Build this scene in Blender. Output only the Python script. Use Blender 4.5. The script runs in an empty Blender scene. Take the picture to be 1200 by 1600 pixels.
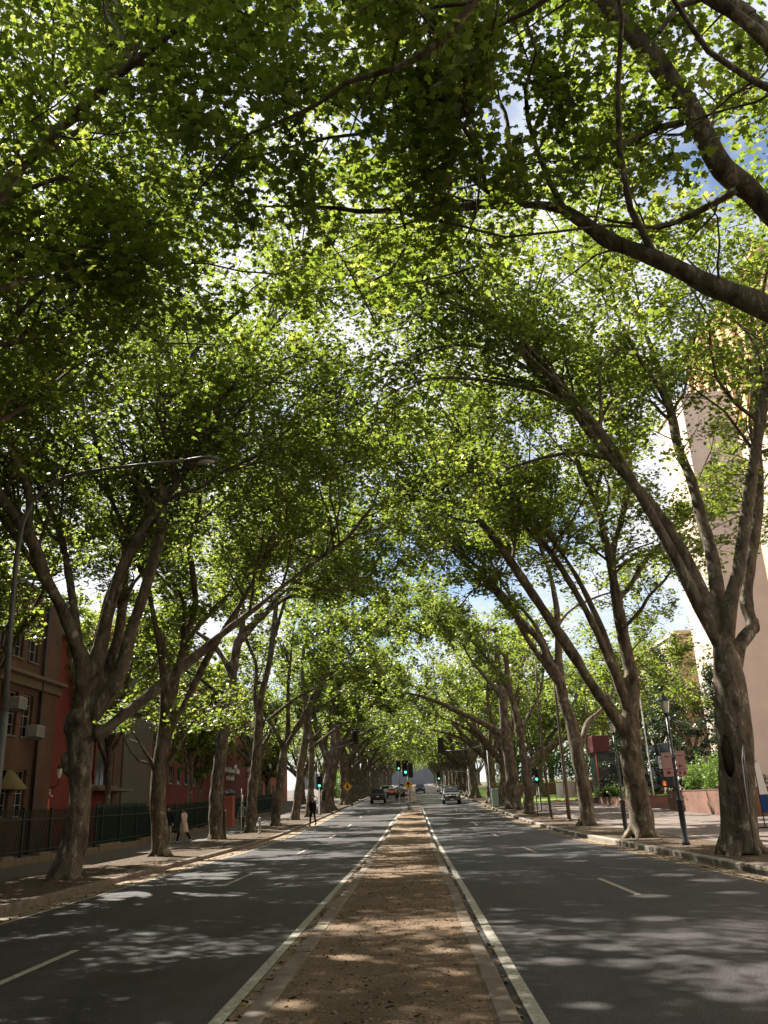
import bpy, bmesh, math, random
import numpy as np
from mathutils import Vector, Matrix
from math import radians as RAD, pi as PI

S = bpy.context.scene
COL = S.collection
# ------------------------------------------------------------------ camera
cd = bpy.data.cameras.new('camera'); cam = bpy.data.objects.new('camera', cd); COL.objects.link(cam)
cd.sensor_width = 36.0; cd.lens = 29.14; cd.clip_start = .05; cd.clip_end = 6000
cam.location = (0, 0, 1.6)
cam.rotation_mode = 'QUATERNION'
cam.rotation_quaternion = (Matrix.Rotation(.02005, 3, 'Z') @ Matrix.Rotation(PI/2 + .33836, 3, 'X') @ Matrix.Rotation(-.045, 3, 'Z')).to_quaternion()
S.camera = cam
# ------------------------------------------------------------------ world, sun, exposure
SUN_AZ, SUN_EL = RAD(-46), RAD(50)          # azimuth from +Y towards +X
W = bpy.data.worlds.new('World'); S.world = W; W.use_nodes = True
nt = W.node_tree; nt.nodes.clear()
def N(t, typ, **kw):
    n = t.nodes.new(typ)
    for k, v in kw.items():
        if k.startswith('i_'):
            key = k[2:]; key = int(key) if key.isdigit() else key
            n.inputs[key].default_value = v
        else: setattr(n, k, v)
    return n
def RAMP(t, stops, fac, interp='LINEAR'):
    n = t.nodes.new('ShaderNodeValToRGB'); n.color_ramp.interpolation = interp
    e = n.color_ramp.elements
    while len(e) < len(stops): e.new(.5)
    for i, (p, c) in enumerate(stops):
        e[i].position = p; e[i].color = (c[0], c[1], c[2], 1) if not isinstance(c, (int, float)) else (c, c, c, 1)
    t.links.new(fac, n.inputs[0]); return n
sky = N(nt, 'ShaderNodeTexSky', sky_type='NISHITA', sun_disc=False, sun_elevation=SUN_EL, sun_rotation=SUN_AZ)
tcw = N(nt, 'ShaderNodeTexCoord')
cl = N(nt, 'ShaderNodeTexNoise', i_Scale=2.6, i_Detail=9.0, i_Roughness=.58)
nt.links.new(tcw.outputs['Generated'], cl.inputs['Vector'])
clr = RAMP(nt, [(.40, 0.), (.52, 1.)], cl.outputs['Fac'])
mx = N(nt, 'ShaderNodeMixRGB'); mx.inputs[2].default_value = (6.4, 6.5, 6.8, 1)
nt.links.new(clr.outputs[0], mx.inputs[0]); nt.links.new(sky.outputs[0], mx.inputs[1])
bg = N(nt, 'ShaderNodeBackground', i_Strength=.05); wo = N(nt, 'ShaderNodeOutputWorld')
nt.links.new(mx.outputs[0], bg.inputs[0]); nt.links.new(bg.outputs[0], wo.inputs[0])
sd = bpy.data.lights.new('sun', 'SUN'); sd.energy = 5.0; sd.angle = RAD(.53); sd.color = (1, .93, .82)
sun = bpy.data.objects.new('sun', sd); COL.objects.link(sun)
to_sun = Vector((math.sin(SUN_AZ)*math.cos(SUN_EL), math.cos(SUN_AZ)*math.cos(SUN_EL), math.sin(SUN_EL)))
sun.rotation_mode = 'QUATERNION'; sun.rotation_quaternion = to_sun.to_track_quat('Z', 'Y'); sun.location = (-60, 60, 80)
S.view_settings.view_transform = 'Standard'; S.view_settings.look = 'None'
S.view_settings.exposure = 1.78; S.view_settings.gamma = 1; S.view_settings.use_curve_mapping = False
S.render.engine = 'CYCLES'
cy = S.cycles
cy.max_bounces = 6; cy.diffuse_bounces = 4; cy.glossy_bounces = 2; cy.transmission_bounces = 4; cy.transparent_max_bounces = 4
cy.use_denoising = True; cy.sample_clamp_indirect = 6; cy.caustics_reflective = False; cy.caustics_refractive = False

# ------------------------------------------------------------------ helpers
def gz(Y):
    if Y < 34: return 0.0
    if Y < 58: return .5*.026/24*(Y-34)**2
    return .312 + .026*(min(Y, 420)-58)

class MB:
    """collects shapes into one mesh"""
    def __init__(s): s.v = []; s.f = []; s.m = []; s.sm = []
    def add(s, vs, fs, smooth=False, mi=0):
        o = len(s.v); s.v.extend(vs); s.f.extend([tuple(i+o for i in f) for f in fs])
        s.m.extend([mi]*len(fs)); s.sm.extend([smooth]*len(fs)); return s
    def box(s, x0, x1, y0, y1, z0, z1, mi=0):
        v = [(x0,y0,z0),(x1,y0,z0),(x1,y1,z0),(x0,y1,z0),(x0,y0,z1),(x1,y0,z1),(x1,y1,z1),(x0,y1,z1)]
        return s.add(v, [(3,2,1,0),(4,5,6,7),(0,1,5,4),(1,2,6,5),(2,3,7,6),(3,0,4,7)], mi=mi)
    def bbox(s, x0, x1, y0, y1, z0, z1, b=.01, mi=0):
        """box with chamfered vertical and top edges"""
        def ring(x0,x1,y0,y1,z,b): return [(x0+b,y0,z),(x1-b,y0,z),(x1,y0+b,z),(x1,y1-b,z),(x1-b,y1,z),(x0+b,y1,z),(x0,y1-b,z),(x0,y0+b,z)]
        v = ring(x0,x1,y0,y1,z0,b)+ring(x0,x1,y0,y1,z1-b,b)+ring(x0+b,x1-b,y0+b,y1-b,z1,b)
        f = [tuple(range(7,-1,-1)), tuple(range(16,24))]
        for k in (0, 8):
            for i in range(8): j = (i+1) % 8; f.append((k+i,k+j,k+8+j,k+8+i))
        return s.add(v, f, mi=mi)
    def quad(s, a, b, c, d, mi=0): return s.add([a,b,c,d], [(0,1,2,3)], mi=mi)
    def tube(s, pts, rad, n=8, cap=True, smooth=True, mi=0):
        P = np.asarray(pts, float); k = len(P)
        R = np.full(k, rad, float) if np.isscalar(rad) else np.asarray(rad, float)
        T = np.gradient(P, axis=0); T /= np.linalg.norm(T, axis=1)[:, None] + 1e-12
        u = np.cross(T[0], (0,0,1) if abs(T[0][2]) < .9 else (1,0,0)); u /= np.linalg.norm(u)
        a = np.arange(n)*2*PI/n; ca, sa = np.cos(a)[:, None], np.sin(a)[:, None]
        V = np.empty((k, n, 3))
        for i in range(k):
            u = u - T[i]*np.dot(u, T[i]); u /= np.linalg.norm(u) + 1e-12
            w = np.cross(T[i], u); V[i] = P[i] + R[i]*(ca*u + sa*w)
        fs = [(i*n+j, i*n+(j+1) % n, (i+1)*n+(j+1) % n, (i+1)*n+j) for i in range(k-1) for j in range(n)]
        if cap: fs += [tuple(range(n-1, -1, -1)), tuple((k-1)*n+j for j in range(n))]
        return s.add([tuple(p) for p in V.reshape(-1, 3)], fs, smooth, mi)
    def lathe(s, prof, n=16, c=(0,0), mi=0, smooth=True):
        """prof: (r,z) list round the vertical axis at c"""
        k = len(prof); vs = []
        for r, z in prof:
            for j in range(n):
                t = 2*PI*j/n; vs.append((c[0]+r*math.cos(t), c[1]+r*math.sin(t), z))
        fs = [(i*n+j, i*n+(j+1) % n, (i+1)*n+(j+1) % n, (i+1)*n+j) for i in range(k-1) for j in range(n)]
        fs += [tuple(range(n-1, -1, -1)), tuple((k-1)*n+j for j in range(n))]
        return s.add(vs, fs, smooth, mi)
    def ball(s, c, r, nu=12, nv=8, mi=0):
        if np.isscalar(r): r = (r, r, r)
        vs = [(c[0], c[1], c[2]-r[2])]
        for i in range(1, nv):
            p = -PI/2 + PI*i/nv
            for j in range(nu):
                t = 2*PI*j/nu; vs.append((c[0]+r[0]*math.cos(p)*math.cos(t), c[1]+r[1]*math.cos(p)*math.sin(t), c[2]+r[2]*math.sin(p)))
        vs.append((c[0], c[1], c[2]+r[2])); L = len(vs)-1
        fs = [(0, 1+(j+1) % nu, 1+j) for j in range(nu)]
        for i in range(nv-2):
            for j in range(nu): a = 1+i*nu; fs.append((a+j, a+(j+1) % nu, a+nu+(j+1) % nu, a+nu+j))
        a = 1+(nv-2)*nu; fs += [(a+j, a+(j+1) % nu, L) for j in range(nu)]
        return s.add(vs, fs, True, mi)
    def cyl(s, a, b, r, n=12, mi=0): return s.tube([a, b], r, n, True, True, mi)
    def prism(s, poly, d, axis='y', mi=0):
        """2-D polygon in (u,w) extruded along axis by d=(d0,d1)"""
        n = len(poly)
        def P(u, w, t): return (u, t, w) if axis == 'y' else ((t, u, w) if axis == 'x' else (u, w, t))
        vs = [P(u, w, d[0]) for u, w in poly]+[P(u, w, d[1]) for u, w in poly]
        fs = [tuple(range(n)), tuple(range(2*n-1, n-1, -1))]+[(i, i+n, (i+1) % n+n, (i+1) % n) for i in range(n)]
        return s.add(vs, fs, mi=mi)
    def wall(s, u0, u1, v0, v1, ops, d0, d1, axis='x', mi=0):
        """wall in the plane across axis with rectangular openings (ua,ub,va,vb), thickness d0..d1"""
        us = sorted({u0, u1, *[o[0] for o in ops], *[o[1] for o in ops]}); vs_ = sorted({v0, v1, *[o[2] for o in ops], *[o[3] for o in ops]})
        us = [u for u in us if u0 <= u <= u1]; vs_ = [v for v in vs_ if v0 <= v <= v1]
        solid = {}
        for i in range(len(us)-1):
            for j in range(len(vs_)-1):
                cu, cv = (us[i]+us[i+1])/2, (vs_[j]+vs_[j+1])/2
                solid[i, j] = not any(o[0] < cu < o[1] and o[2] < cv < o[3] for o in ops)
        def P(u, v, d): return (d, u, v) if axis == 'x' else (u, d, v)
        for (i, j), ok in solid.items():
            if not ok: continue
            a, b, c, e = us[i], us[i+1], vs_[j], vs_[j+1]
            for d in (d0, d1): s.add([P(a,c,d), P(b,c,d), P(b,e,d), P(a,e,d)], [(0,1,2,3)], mi=mi)
            for (di, dj, q) in ((-1,0,[(a,c),(a,e)]), (1,0,[(b,c),(b,e)]), (0,-1,[(a,c),(b,c)]), (0,1,[(a,e),(b,e)])):
                if not solid.get((i+di, j+dj), False):
                    (p, q1), (r, t) = q
                    s.add([P(p,q1,d0), P(r,t,d0), P(r,t,d1), P(p,q1,d1)], [(0,1,2,3)], mi=mi)
        return s
    def mesh(s, name):
        me = bpy.data.meshes.new(name); me.from_pydata(s.v, [], s.f)
        me.polygons.foreach_set('use_smooth', s.sm); me.polygons.foreach_set('material_index', s.m)
        me.update(); return me
    def build(s, name, mats, parent=None, fix=True):
        me = s.mesh(name)
        if fix and len(s.f) < 60000:
            bm = bmesh.new(); bm.from_mesh(me); bmesh.ops.recalc_face_normals(bm, faces=bm.faces); bm.to_mesh(me); bm.free()
        return link(name, me, mats, parent)
def link(name, me, mats, parent=None):
    if not isinstance(mats, (list, tuple)): mats = [mats]
    if not me.materials:
        for m in mats: me.materials.append(m)
    o = bpy.data.objects.new(name, me); COL.objects.link(o)
    if parent: o.parent = parent
    return o
def tag(o, label=None, cat=None, group=None, kind=None):
    if label: o['label'] = label
    if cat: o['category'] = cat
    if group: o['group'] = group
    if kind: o['kind'] = kind
    return o
def thing(name, label, cat, loc=(0,0,0), rz=0, group=None):
    o = bpy.data.objects.new(name, None); COL.objects.link(o); o.empty_display_size = .2
    o.location = loc; o.rotation_euler = (0, 0, rz); return tag(o, label, cat, group)
def copy_tree(o, parent=None):
    c = o.copy(); COL.objects.link(c)
    if parent: c.parent = parent
    for ch in list(o.children): copy_tree(ch, c)
    return c

# ------------------------------------------------------------------ materials
M = {}
def mat(name, col, rough=.7, spec=.3, metal=0., noise=None, bump=None, emit=None, coords='Object'):
    """noise: (scale, amount, colour2) mottling; bump: (scale, strength)"""
    m = bpy.data.materials.new(name); m.use_nodes = True; t = m.node_tree; b = t.nodes['Principled BSDF']
    b.inputs['Base Color'].default_value = (*col, 1); b.inputs['Roughness'].default_value = rough
    b.inputs['Specular IOR Level'].default_value = spec; b.inputs['Metallic'].default_value = metal
    tc = N(t, 'ShaderNodeTexCoord')
    if noise:
        sc, lo, c2 = noise
        n = N(t, 'ShaderNodeTexNoise', i_Scale=sc, i_Detail=6.0, i_Roughness=.65); t.links.new(tc.outputs[coords], n.inputs['Vector'])
        r = RAMP(t, [(.5-lo, col), (.5+lo, c2)], n.outputs['Fac']); t.links.new(r.outputs[0], b.inputs['Base Color'])
    if bump:
        n2 = N(t, 'ShaderNodeTexNoise', i_Scale=bump[0], i_Detail=4.0); t.links.new(tc.outputs[coords], n2.inputs['Vector'])
        bu = N(t, 'ShaderNodeBump', i_Strength=bump[1], i_Distance=.02); t.links.new(n2.outputs['Fac'], bu.inputs['Height'])
        t.links.new(bu.outputs[0], b.inputs['Normal'])
    if emit:
        b.inputs['Emission Color'].default_value = (*emit[0], 1); b.inputs['Emission Strength'].default_value = emit[1]
    M[name] = m; return m

def bark_mat():
    m = bpy.data.materials.new('plane_bark'); m.use_nodes = True; t = m.node_tree; b = t.nodes['Principled BSDF']; L = t.links.new
    tc = N(t, 'ShaderNodeTexCoord'); mp = N(t, 'ShaderNodeMapping'); mp.inputs['Scale'].default_value = (1, 1, .45); L(tc.outputs['Object'], mp.inputs[0])
    v = mp.outputs[0]
    n1 = N(t, 'ShaderNodeTexNoise', i_Scale=5.0, i_Detail=6.0, i_Roughness=.6, i_Distortion=.6); L(v, n1.inputs['Vector'])
    r1 = RAMP(t, [(.30, (.040,.032,.024)), (.43, (.085,.066,.049)), (.50, (.140,.112,.084)), (.57, (.095,.084,.058)), (.63, (.25,.215,.165)), (.72, (.33,.29,.225))], n1.outputs['Fac'])
    vo = N(t, 'ShaderNodeTexVoronoi', i_Scale=6.5, feature='F1'); 
    n3 = N(t, 'ShaderNodeTexNoise', i_Scale=9.0, i_Detail=3.0); L(v, n3.inputs['Vector'])
    va = N(t, 'ShaderNodeMixRGB', i_0=.12); L(v, va.inputs[1]); L(n3.outputs['Color'], va.inputs[2]); L(va.outputs[0], vo.inputs['Vector'])
    r2 = RAMP(t, [(.25, (.62,.60,.55)), (.6, (1.12,1.1,1.05))], vo.outputs['Color'])
    mu = N(t, 'ShaderNodeMixRGB', blend_type='MULTIPLY', i_0=.8); L(r1.outputs[0], mu.inputs[1]); L(r2.outputs[0], mu.inputs[2])
    n4 = N(t, 'ShaderNodeTexNoise', i_Scale=45.0, i_Detail=5.0); L(v, n4.inputs['Vector'])
    r4 = RAMP(t, [(.3, .7), (.7, 1.2)], n4.outputs['Fac'])
    mu2 = N(t, 'ShaderNodeMixRGB', blend_type='MULTIPLY', i_0=.8); L(mu.outputs[0], mu2.inputs[1]); L(r4.outputs[0], mu2.inputs[2])
    L(mu2.outputs[0], b.inputs['Base Color']); b.inputs['Roughness'].default_value = .85; b.inputs['Specular IOR Level'].default_value = .2
    ad = N(t, 'ShaderNodeMath', operation='ADD'); L(n1.outputs['Fac'], ad.inputs[0]); L(n4.outputs['Fac'], ad.inputs[1])
    bu = N(t, 'ShaderNodeBump', i_Strength=.55, i_Distance=.03); L(ad.outputs[0], bu.inputs['Height']); L(bu.outputs[0], b.inputs['Normal'])
    M['bark'] = m
def leaf_mat(name, stops, tstops, mix=.5):
    m = bpy.data.materials.new(name); m.use_nodes = True; t = m.node_tree; L = t.links.new
    b = t.nodes['Principled BSDF']; out = t.nodes['Material Output']
    at = N(t, 'ShaderNodeAttribute', attribute_name='tint')
    r = RAMP(t, stops, at.outputs['Fac']); r2 = RAMP(t, tstops, at.outputs['Fac'])
    L(r.outputs[0], b.inputs['Base Color']); b.inputs['Roughness'].default_value = .42; b.inputs['Specular IOR Level'].default_value = .35
    tr = N(t, 'ShaderNodeBsdfTranslucent'); L(r2.outputs[0], tr.inputs['Color'])
    mx = N(t, 'ShaderNodeMixShader', i_0=mix); L(b.outputs[0], mx.inputs[1]); L(tr.outputs[0], mx.inputs[2]); L(mx.outputs[0], out.inputs[0])
    M[name] = m
bark_mat()
leaf_mat('plane_leaf', [(0, (.029,.046,.010)), (.6, (.053,.078,.013)), (1, (.098,.120,.024))], [(0, (.150,.225,.022)), (.6, (.268,.355,.036)), (1, (.46,.50,.10))])
leaf_mat('conifer_leaf', [(0, (.018,.040,.018)), (1, (.045,.080,.030))], [(0, (.03,.07,.02)), (1, (.08,.14,.04))], .25)
leaf_mat('shrub_leaf', [(0, (.030,.065,.012)), (1, (.085,.150,.030))], [(0, (.10,.2,.02)), (1, (.30,.45,.06))], .4)

def asphalt():
    m = bpy.data.materials.new('asphalt'); m.use_nodes = True; t = m.node_tree; b = t.nodes['Principled BSDF']; L = t.links.new
    tc = N(t, 'ShaderNodeTexCoord'); v = tc.outputs['Object']
    n1 = N(t, 'ShaderNodeTexNoise', i_Scale=75.0, i_Detail=4.0, i_Roughness=.7); L(v, n1.inputs['Vector'])
    r1 = RAMP(t, [(.32, (.007,.0062,.0066)), (.53, (.019,.017,.0176)), (.65, (.185,.168,.172))], n1.outputs['Fac'])
    mp = N(t, 'ShaderNodeMapping'); mp.inputs['Scale'].default_value = (1, .08, 1); L(v, mp.inputs[0])
    n2 = N(t, 'ShaderNodeTexNoise', i_Scale=.9, i_Detail=5.0); L(mp.outputs[0], n2.inputs['Vector'])
    r2 = RAMP(t, [(.3, .6), (.7, 1.35)], n2.outputs['Fac'])
    n5 = N(t, 'ShaderNodeTexNoise', i_Scale=1.7, i_Detail=9.0, i_Roughness=.75); L(v, n5.inputs['Vector'])
    r5 = RAMP(t, [(.32, .62), (.5, 1.0), (.68, 1.35)], n5.outputs['Fac'])
    mu = N(t, 'ShaderNodeMixRGB', blend_type='MULTIPLY', i_0=1.); L(r1.outputs[0], mu.inputs[1]); L(r2.outputs[0], mu.inputs[2])
    mu2 = N(t, 'ShaderNodeMixRGB', blend_type='MULTIPLY', i_0=1.); L(mu.outputs[0], mu2.inputs[1]); L(r5.outputs[0], mu2.inputs[2])
    vw = N(t, 'ShaderNodeTexNoise', i_Scale=1.4, i_Detail=4.0); L(v, vw.inputs['Vector'])
    vm = N(t, 'ShaderNodeMixRGB', i_0=.35); L(v, vm.inputs[1]); L(vw.outputs['Color'], vm.inputs[2])
    ck = N(t, 'ShaderNodeTexVoronoi', i_Scale=.42, feature='DISTANCE_TO_EDGE'); L(vm.outputs[0], ck.inputs['Vector'])
    ckr = RAMP(t, [(.003, .35), (.009, 1.0)], ck.outputs['Distance'])
    mk = N(t, 'ShaderNodeMixRGB', blend_type='MULTIPLY', i_0=.6); L(mu2.outputs[0], mk.inputs[1]); L(ckr.outputs[0], mk.inputs[2]); mu2 = mk
    L(mu2.outputs[0], b.inputs['Base Color']); b.inputs['Roughness'].default_value = .65; b.inputs['Specular IOR Level'].default_value = .25
    bu = N(t, 'ShaderNodeBump', i_Strength=.6, i_Distance=.008); L(n1.outputs['Fac'], bu.inputs['Height']); L(bu.outputs[0], b.inputs['Normal'])
    M['asphalt'] = m
asphalt()
def gravel():
    m = bpy.data.materials.new('leaf_litter_gravel'); m.use_nodes = True; t = m.node_tree; b = t.nodes['Principled BSDF']; L = t.links.new
    tc = N(t, 'ShaderNodeTexCoord'); v = tc.outputs['Object']
    n1 = N(t, 'ShaderNodeTexNoise', i_Scale=38.0, i_Detail=6.0, i_Roughness=.75); L(v, n1.inputs['Vector'])
    r1 = RAMP(t, [(.3, (.062,.043,.029)), (.5, (.145,.102,.067)), (.7, (.30,.225,.155))], n1.outputs['Fac'])
    n2 = N(t, 'ShaderNodeTexNoise', i_Scale=1.1, i_Detail=6.0, i_Roughness=.7); L(v, n2.inputs['Vector'])
    r2 = RAMP(t, [(.3, .62), (.7, 1.2)], n2.outputs['Fac'])
    mu = N(t, 'ShaderNodeMixRGB', blend_type='MULTIPLY', i_0=1.); L(r1.outputs[0], mu.inputs[1]); L(r2.outputs[0], mu.inputs[2])
    L(mu.outputs[0], b.inputs['Base Color']); b.inputs['Roughness'].default_value = .95; b.inputs['Specular IOR Level'].default_value = .15
    bu = N(t, 'ShaderNodeBump', i_Strength=.9, i_Distance=.02); L(n1.outputs['Fac'], bu.inputs['Height']); L(bu.outputs[0], b.inputs['Normal'])
    M['gravel'] = m
gravel()
def brick(name, c1, c2, mortar, sx=1., rot='x'):
    m = bpy.data.materials.new(name); m.use_nodes = True; t = m.node_tree; b = t.nodes['Principled BSDF']; L = t.links.new
    tc = N(t, 'ShaderNodeTexCoord'); sp = N(t, 'ShaderNodeSeparateXYZ'); L(tc.outputs['Object'], sp.inputs[0])
    ad = N(t, 'ShaderNodeMath', operation='ADD'); L(sp.outputs[0], ad.inputs[0]); L(sp.outputs[1], ad.inputs[1])
    cb = N(t, 'ShaderNodeCombineXYZ'); L(ad.outputs[0], cb.inputs[0]); L(sp.outputs[2], cb.inputs[1])
    br = N(t, 'ShaderNodeTexBrick', i_Scale=1.0, i_5=.008)
    br.inputs['Brick Width'].default_value = .23; br.inputs['Row Height'].default_value = .08
    br.inputs['Mortar Size'].default_value = .009; br.inputs['Scale'].default_value = 1.0
    br.inputs['Color1'].default_value = (*c1, 1); br.inputs['Color2'].default_value = (*c2, 1); br.inputs['Mortar'].default_value = (*mortar, 1)
    L(cb.outputs[0], br.inputs['Vector'])
    n = N(t, 'ShaderNodeTexNoise', i_Scale=.8, i_Detail=6.0); L(tc.outputs['Object'], n.inputs['Vector'])
    r = RAMP(t, [(.3, .75), (.7, 1.2)], n.outputs['Fac'])
    mu = N(t, 'ShaderNodeMixRGB', blend_type='MULTIPLY', i_0=1.); L(br.outputs['Color'], mu.inputs[1]); L(r.outputs[0], mu.inputs[2])
    L(mu.outputs[0], b.inputs['Base Color']); b.inputs['Roughness'].default_value = .85
    bu = N(t, 'ShaderNodeBump', i_Strength=.4, i_Distance=.01); L(br.outputs['Fac'], bu.inputs['Height']); bu.invert = True; L(bu.outputs[0], b.inputs['Normal'])
    M[name] = m
brick('brown_brick', (.095,.042,.024), (.125,.057,.032), (.09,.065,.048))
brick('red_brick', (.36,.085,.055), (.40,.11,.07), (.38,.15,.11))
brick('planter_brick', (.15,.066,.042), (.20,.09,.06), (.17,.12,.09))
brick('footpath_paver', (.15,.125,.11), (.19,.16,.14), (.09,.08,.07))
mat('red_render', (.20,.048,.038), .85, .2, noise=(1.2, .2, (.145,.036,.029)))
mat('dark_render', (.13,.115,.10), .85, .2, noise=(.9, .2, (.10,.09,.08)))
mat('beige_render', (.62,.51,.43), .85, .2, noise=(.7, .2, (.53,.43,.365)))
mat('pale_concrete', (.55,.45,.38), .85, .2, noise=(.35, .2, (.45,.365,.31)), bump=(4, .1))
mat('white_concrete', (.66,.58,.50), .8, .2, noise=(.3, .2, (.60,.53,.46)))
mat('orange_render', (.62,.42,.24), .8, .2, noise=(.3, .2, (.55,.37,.21)))
mat('sandstone', (.19,.145,.10), .9, .2, noise=(3, .2, (.13,.10,.07)), bump=(14, .4))
mat('kerb_concrete', (.215,.175,.14), .9, .2, noise=(5, .2, (.10,.08,.062)), bump=(60, .3))
mat('kerb_stone', (.17,.15,.13), .9, .2, noise=(5, .22, (.28,.25,.21)), bump=(18, .5))
mat('gutter_concrete', (.16,.115,.075), .9, .2, noise=(9, .25, (.24,.19,.14)), bump=(30, .4))
mat('line_paint', (.42,.39,.33), .8, .2, noise=(18, .16, (.20,.185,.16)))
mat('yellow_paint', (.28,.225,.11), .8, .2, noise=(12, .16, (.12,.10,.07)))
mat('verge_dirt', (.058,.043,.031), .95, .1, noise=(5, .25, (.10,.076,.054)), bump=(25, .7))
mat('footpath_grey', (.12,.10,.087), .9, .2, noise=(2.5, .22, (.085,.072,.062)), bump=(60, .3))
mat('drive_paving', (.15,.12,.105), .85, .2, noise=(2.0, .22, (.105,.085,.075)), bump=(40, .3))
mat('lawn_green', (.09,.15,.025), .95, .1, noise=(3, .25, (.13,.19,.035)), bump=(40, .8))
mat('earth', (.10,.085,.055), .95, .1, noise=(.6, .25, (.12,.12,.05)))
mat('slate_render', (.17,.18,.20), .8, .2, noise=(.2, .2, (.13,.14,.155)))
mat('dark_iron', (.012,.014,.013), .45, .4)
mat('green_iron', (.010,.022,.016), .5, .4)
mat('green_screen', (.010,.026,.019), .7, .2, noise=(3, .25, (.014,.034,.024)))
mat('galv_steel', (.13,.13,.125), .55, .4, .2, noise=(8, .2, (.09,.09,.088)))
mat('grey_paint', (.20,.20,.195), .5, .4)
mat('brown_post', (.085,.065,.048), .7, .3)
mat('navy_paint', (.018,.022,.030), .4, .5)
mat('white_paint', (.72,.70,.66), .5, .4)
mat('dirty_white', (.36,.335,.295), .6, .4, noise=(7, .2, (.25,.23,.20)))
mat('black_plastic', (.012,.012,.013), .5, .4)
mat('glass_dark', (.010,.011,.013), .25, .3)
mat('window_glass', (.020,.022,.022), .1, .6)
mat('lantern_glass', (.60,.58,.52), .3, .5)
mat('pink_sign', (.50,.30,.27), .6, .3, noise=(4, .2, (.44,.25,.225)))
mat('white_sign', (.72,.70,.66), .5, .4)
mat('dark_red_mark', (.20,.035,.03), .6, .3)
mat('yellow_sign', (.72,.36,.03), .5, .4)
mat('black_mark', (.015,.015,.015), .6, .3)
mat('hazard_red', (.60,.09,.045), .5, .4)
mat('orange_plastic', (.72,.16,.05), .5, .4)
mat('signal_green', (.03,.5,.22), .4, .4, emit=((.10,1.0,.50), 1.1))
mat('signal_off', (.05,.02,.015), .3, .5)
mat('navy_banner', (.015,.05,.16), .7, .2)
mat('awning_canvas', (.20,.155,.07), .8, .2)
mat('lit_plaque', (.55,.14,.10), .7, .3); mat('maroon', (.07,.016,.016), .6, .3)
mat('rubber', (.012,.012,.012), .8, .2)
mat('rim_metal', (.30,.30,.31), .3, .5, .7)
mat('chrome', (.55,.55,.56), .2, .5, .9)
mat('tail_red', (.35,.012,.010), .25, .5)
mat('lamp_clear', (.70,.70,.68), .15, .6)
for nm, c in dict(silver_grey=(.085,.088,.092), black=(.010,.010,.012), red=(.40,.05,.045), dark_blue=(.020,.03,.05), white=(.70,.70,.69), silver=(.45,.46,.47)).items():
    mat('car_'+nm, c, .28, .5, .3 if 'silver' in nm else 0)
mat('skin', (.42,.25,.18), .6, .3); mat('dark_hair', (.014,.010,.008), .6, .3)
for nm, c in dict(black_cloth=(.012,.012,.013), beige_coat=(.56,.42,.35), khaki=(.27,.22,.15), teal_cloth=(.16,.20,.19), shoe_dark=(.015,.013,.012), shoe_light=(.5,.48,.45), denim=(.03,.04,.07)).items():
    mat(nm, c, .85, .15, noise=(14, .2, tuple(x*.8 for x in c)))
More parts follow.
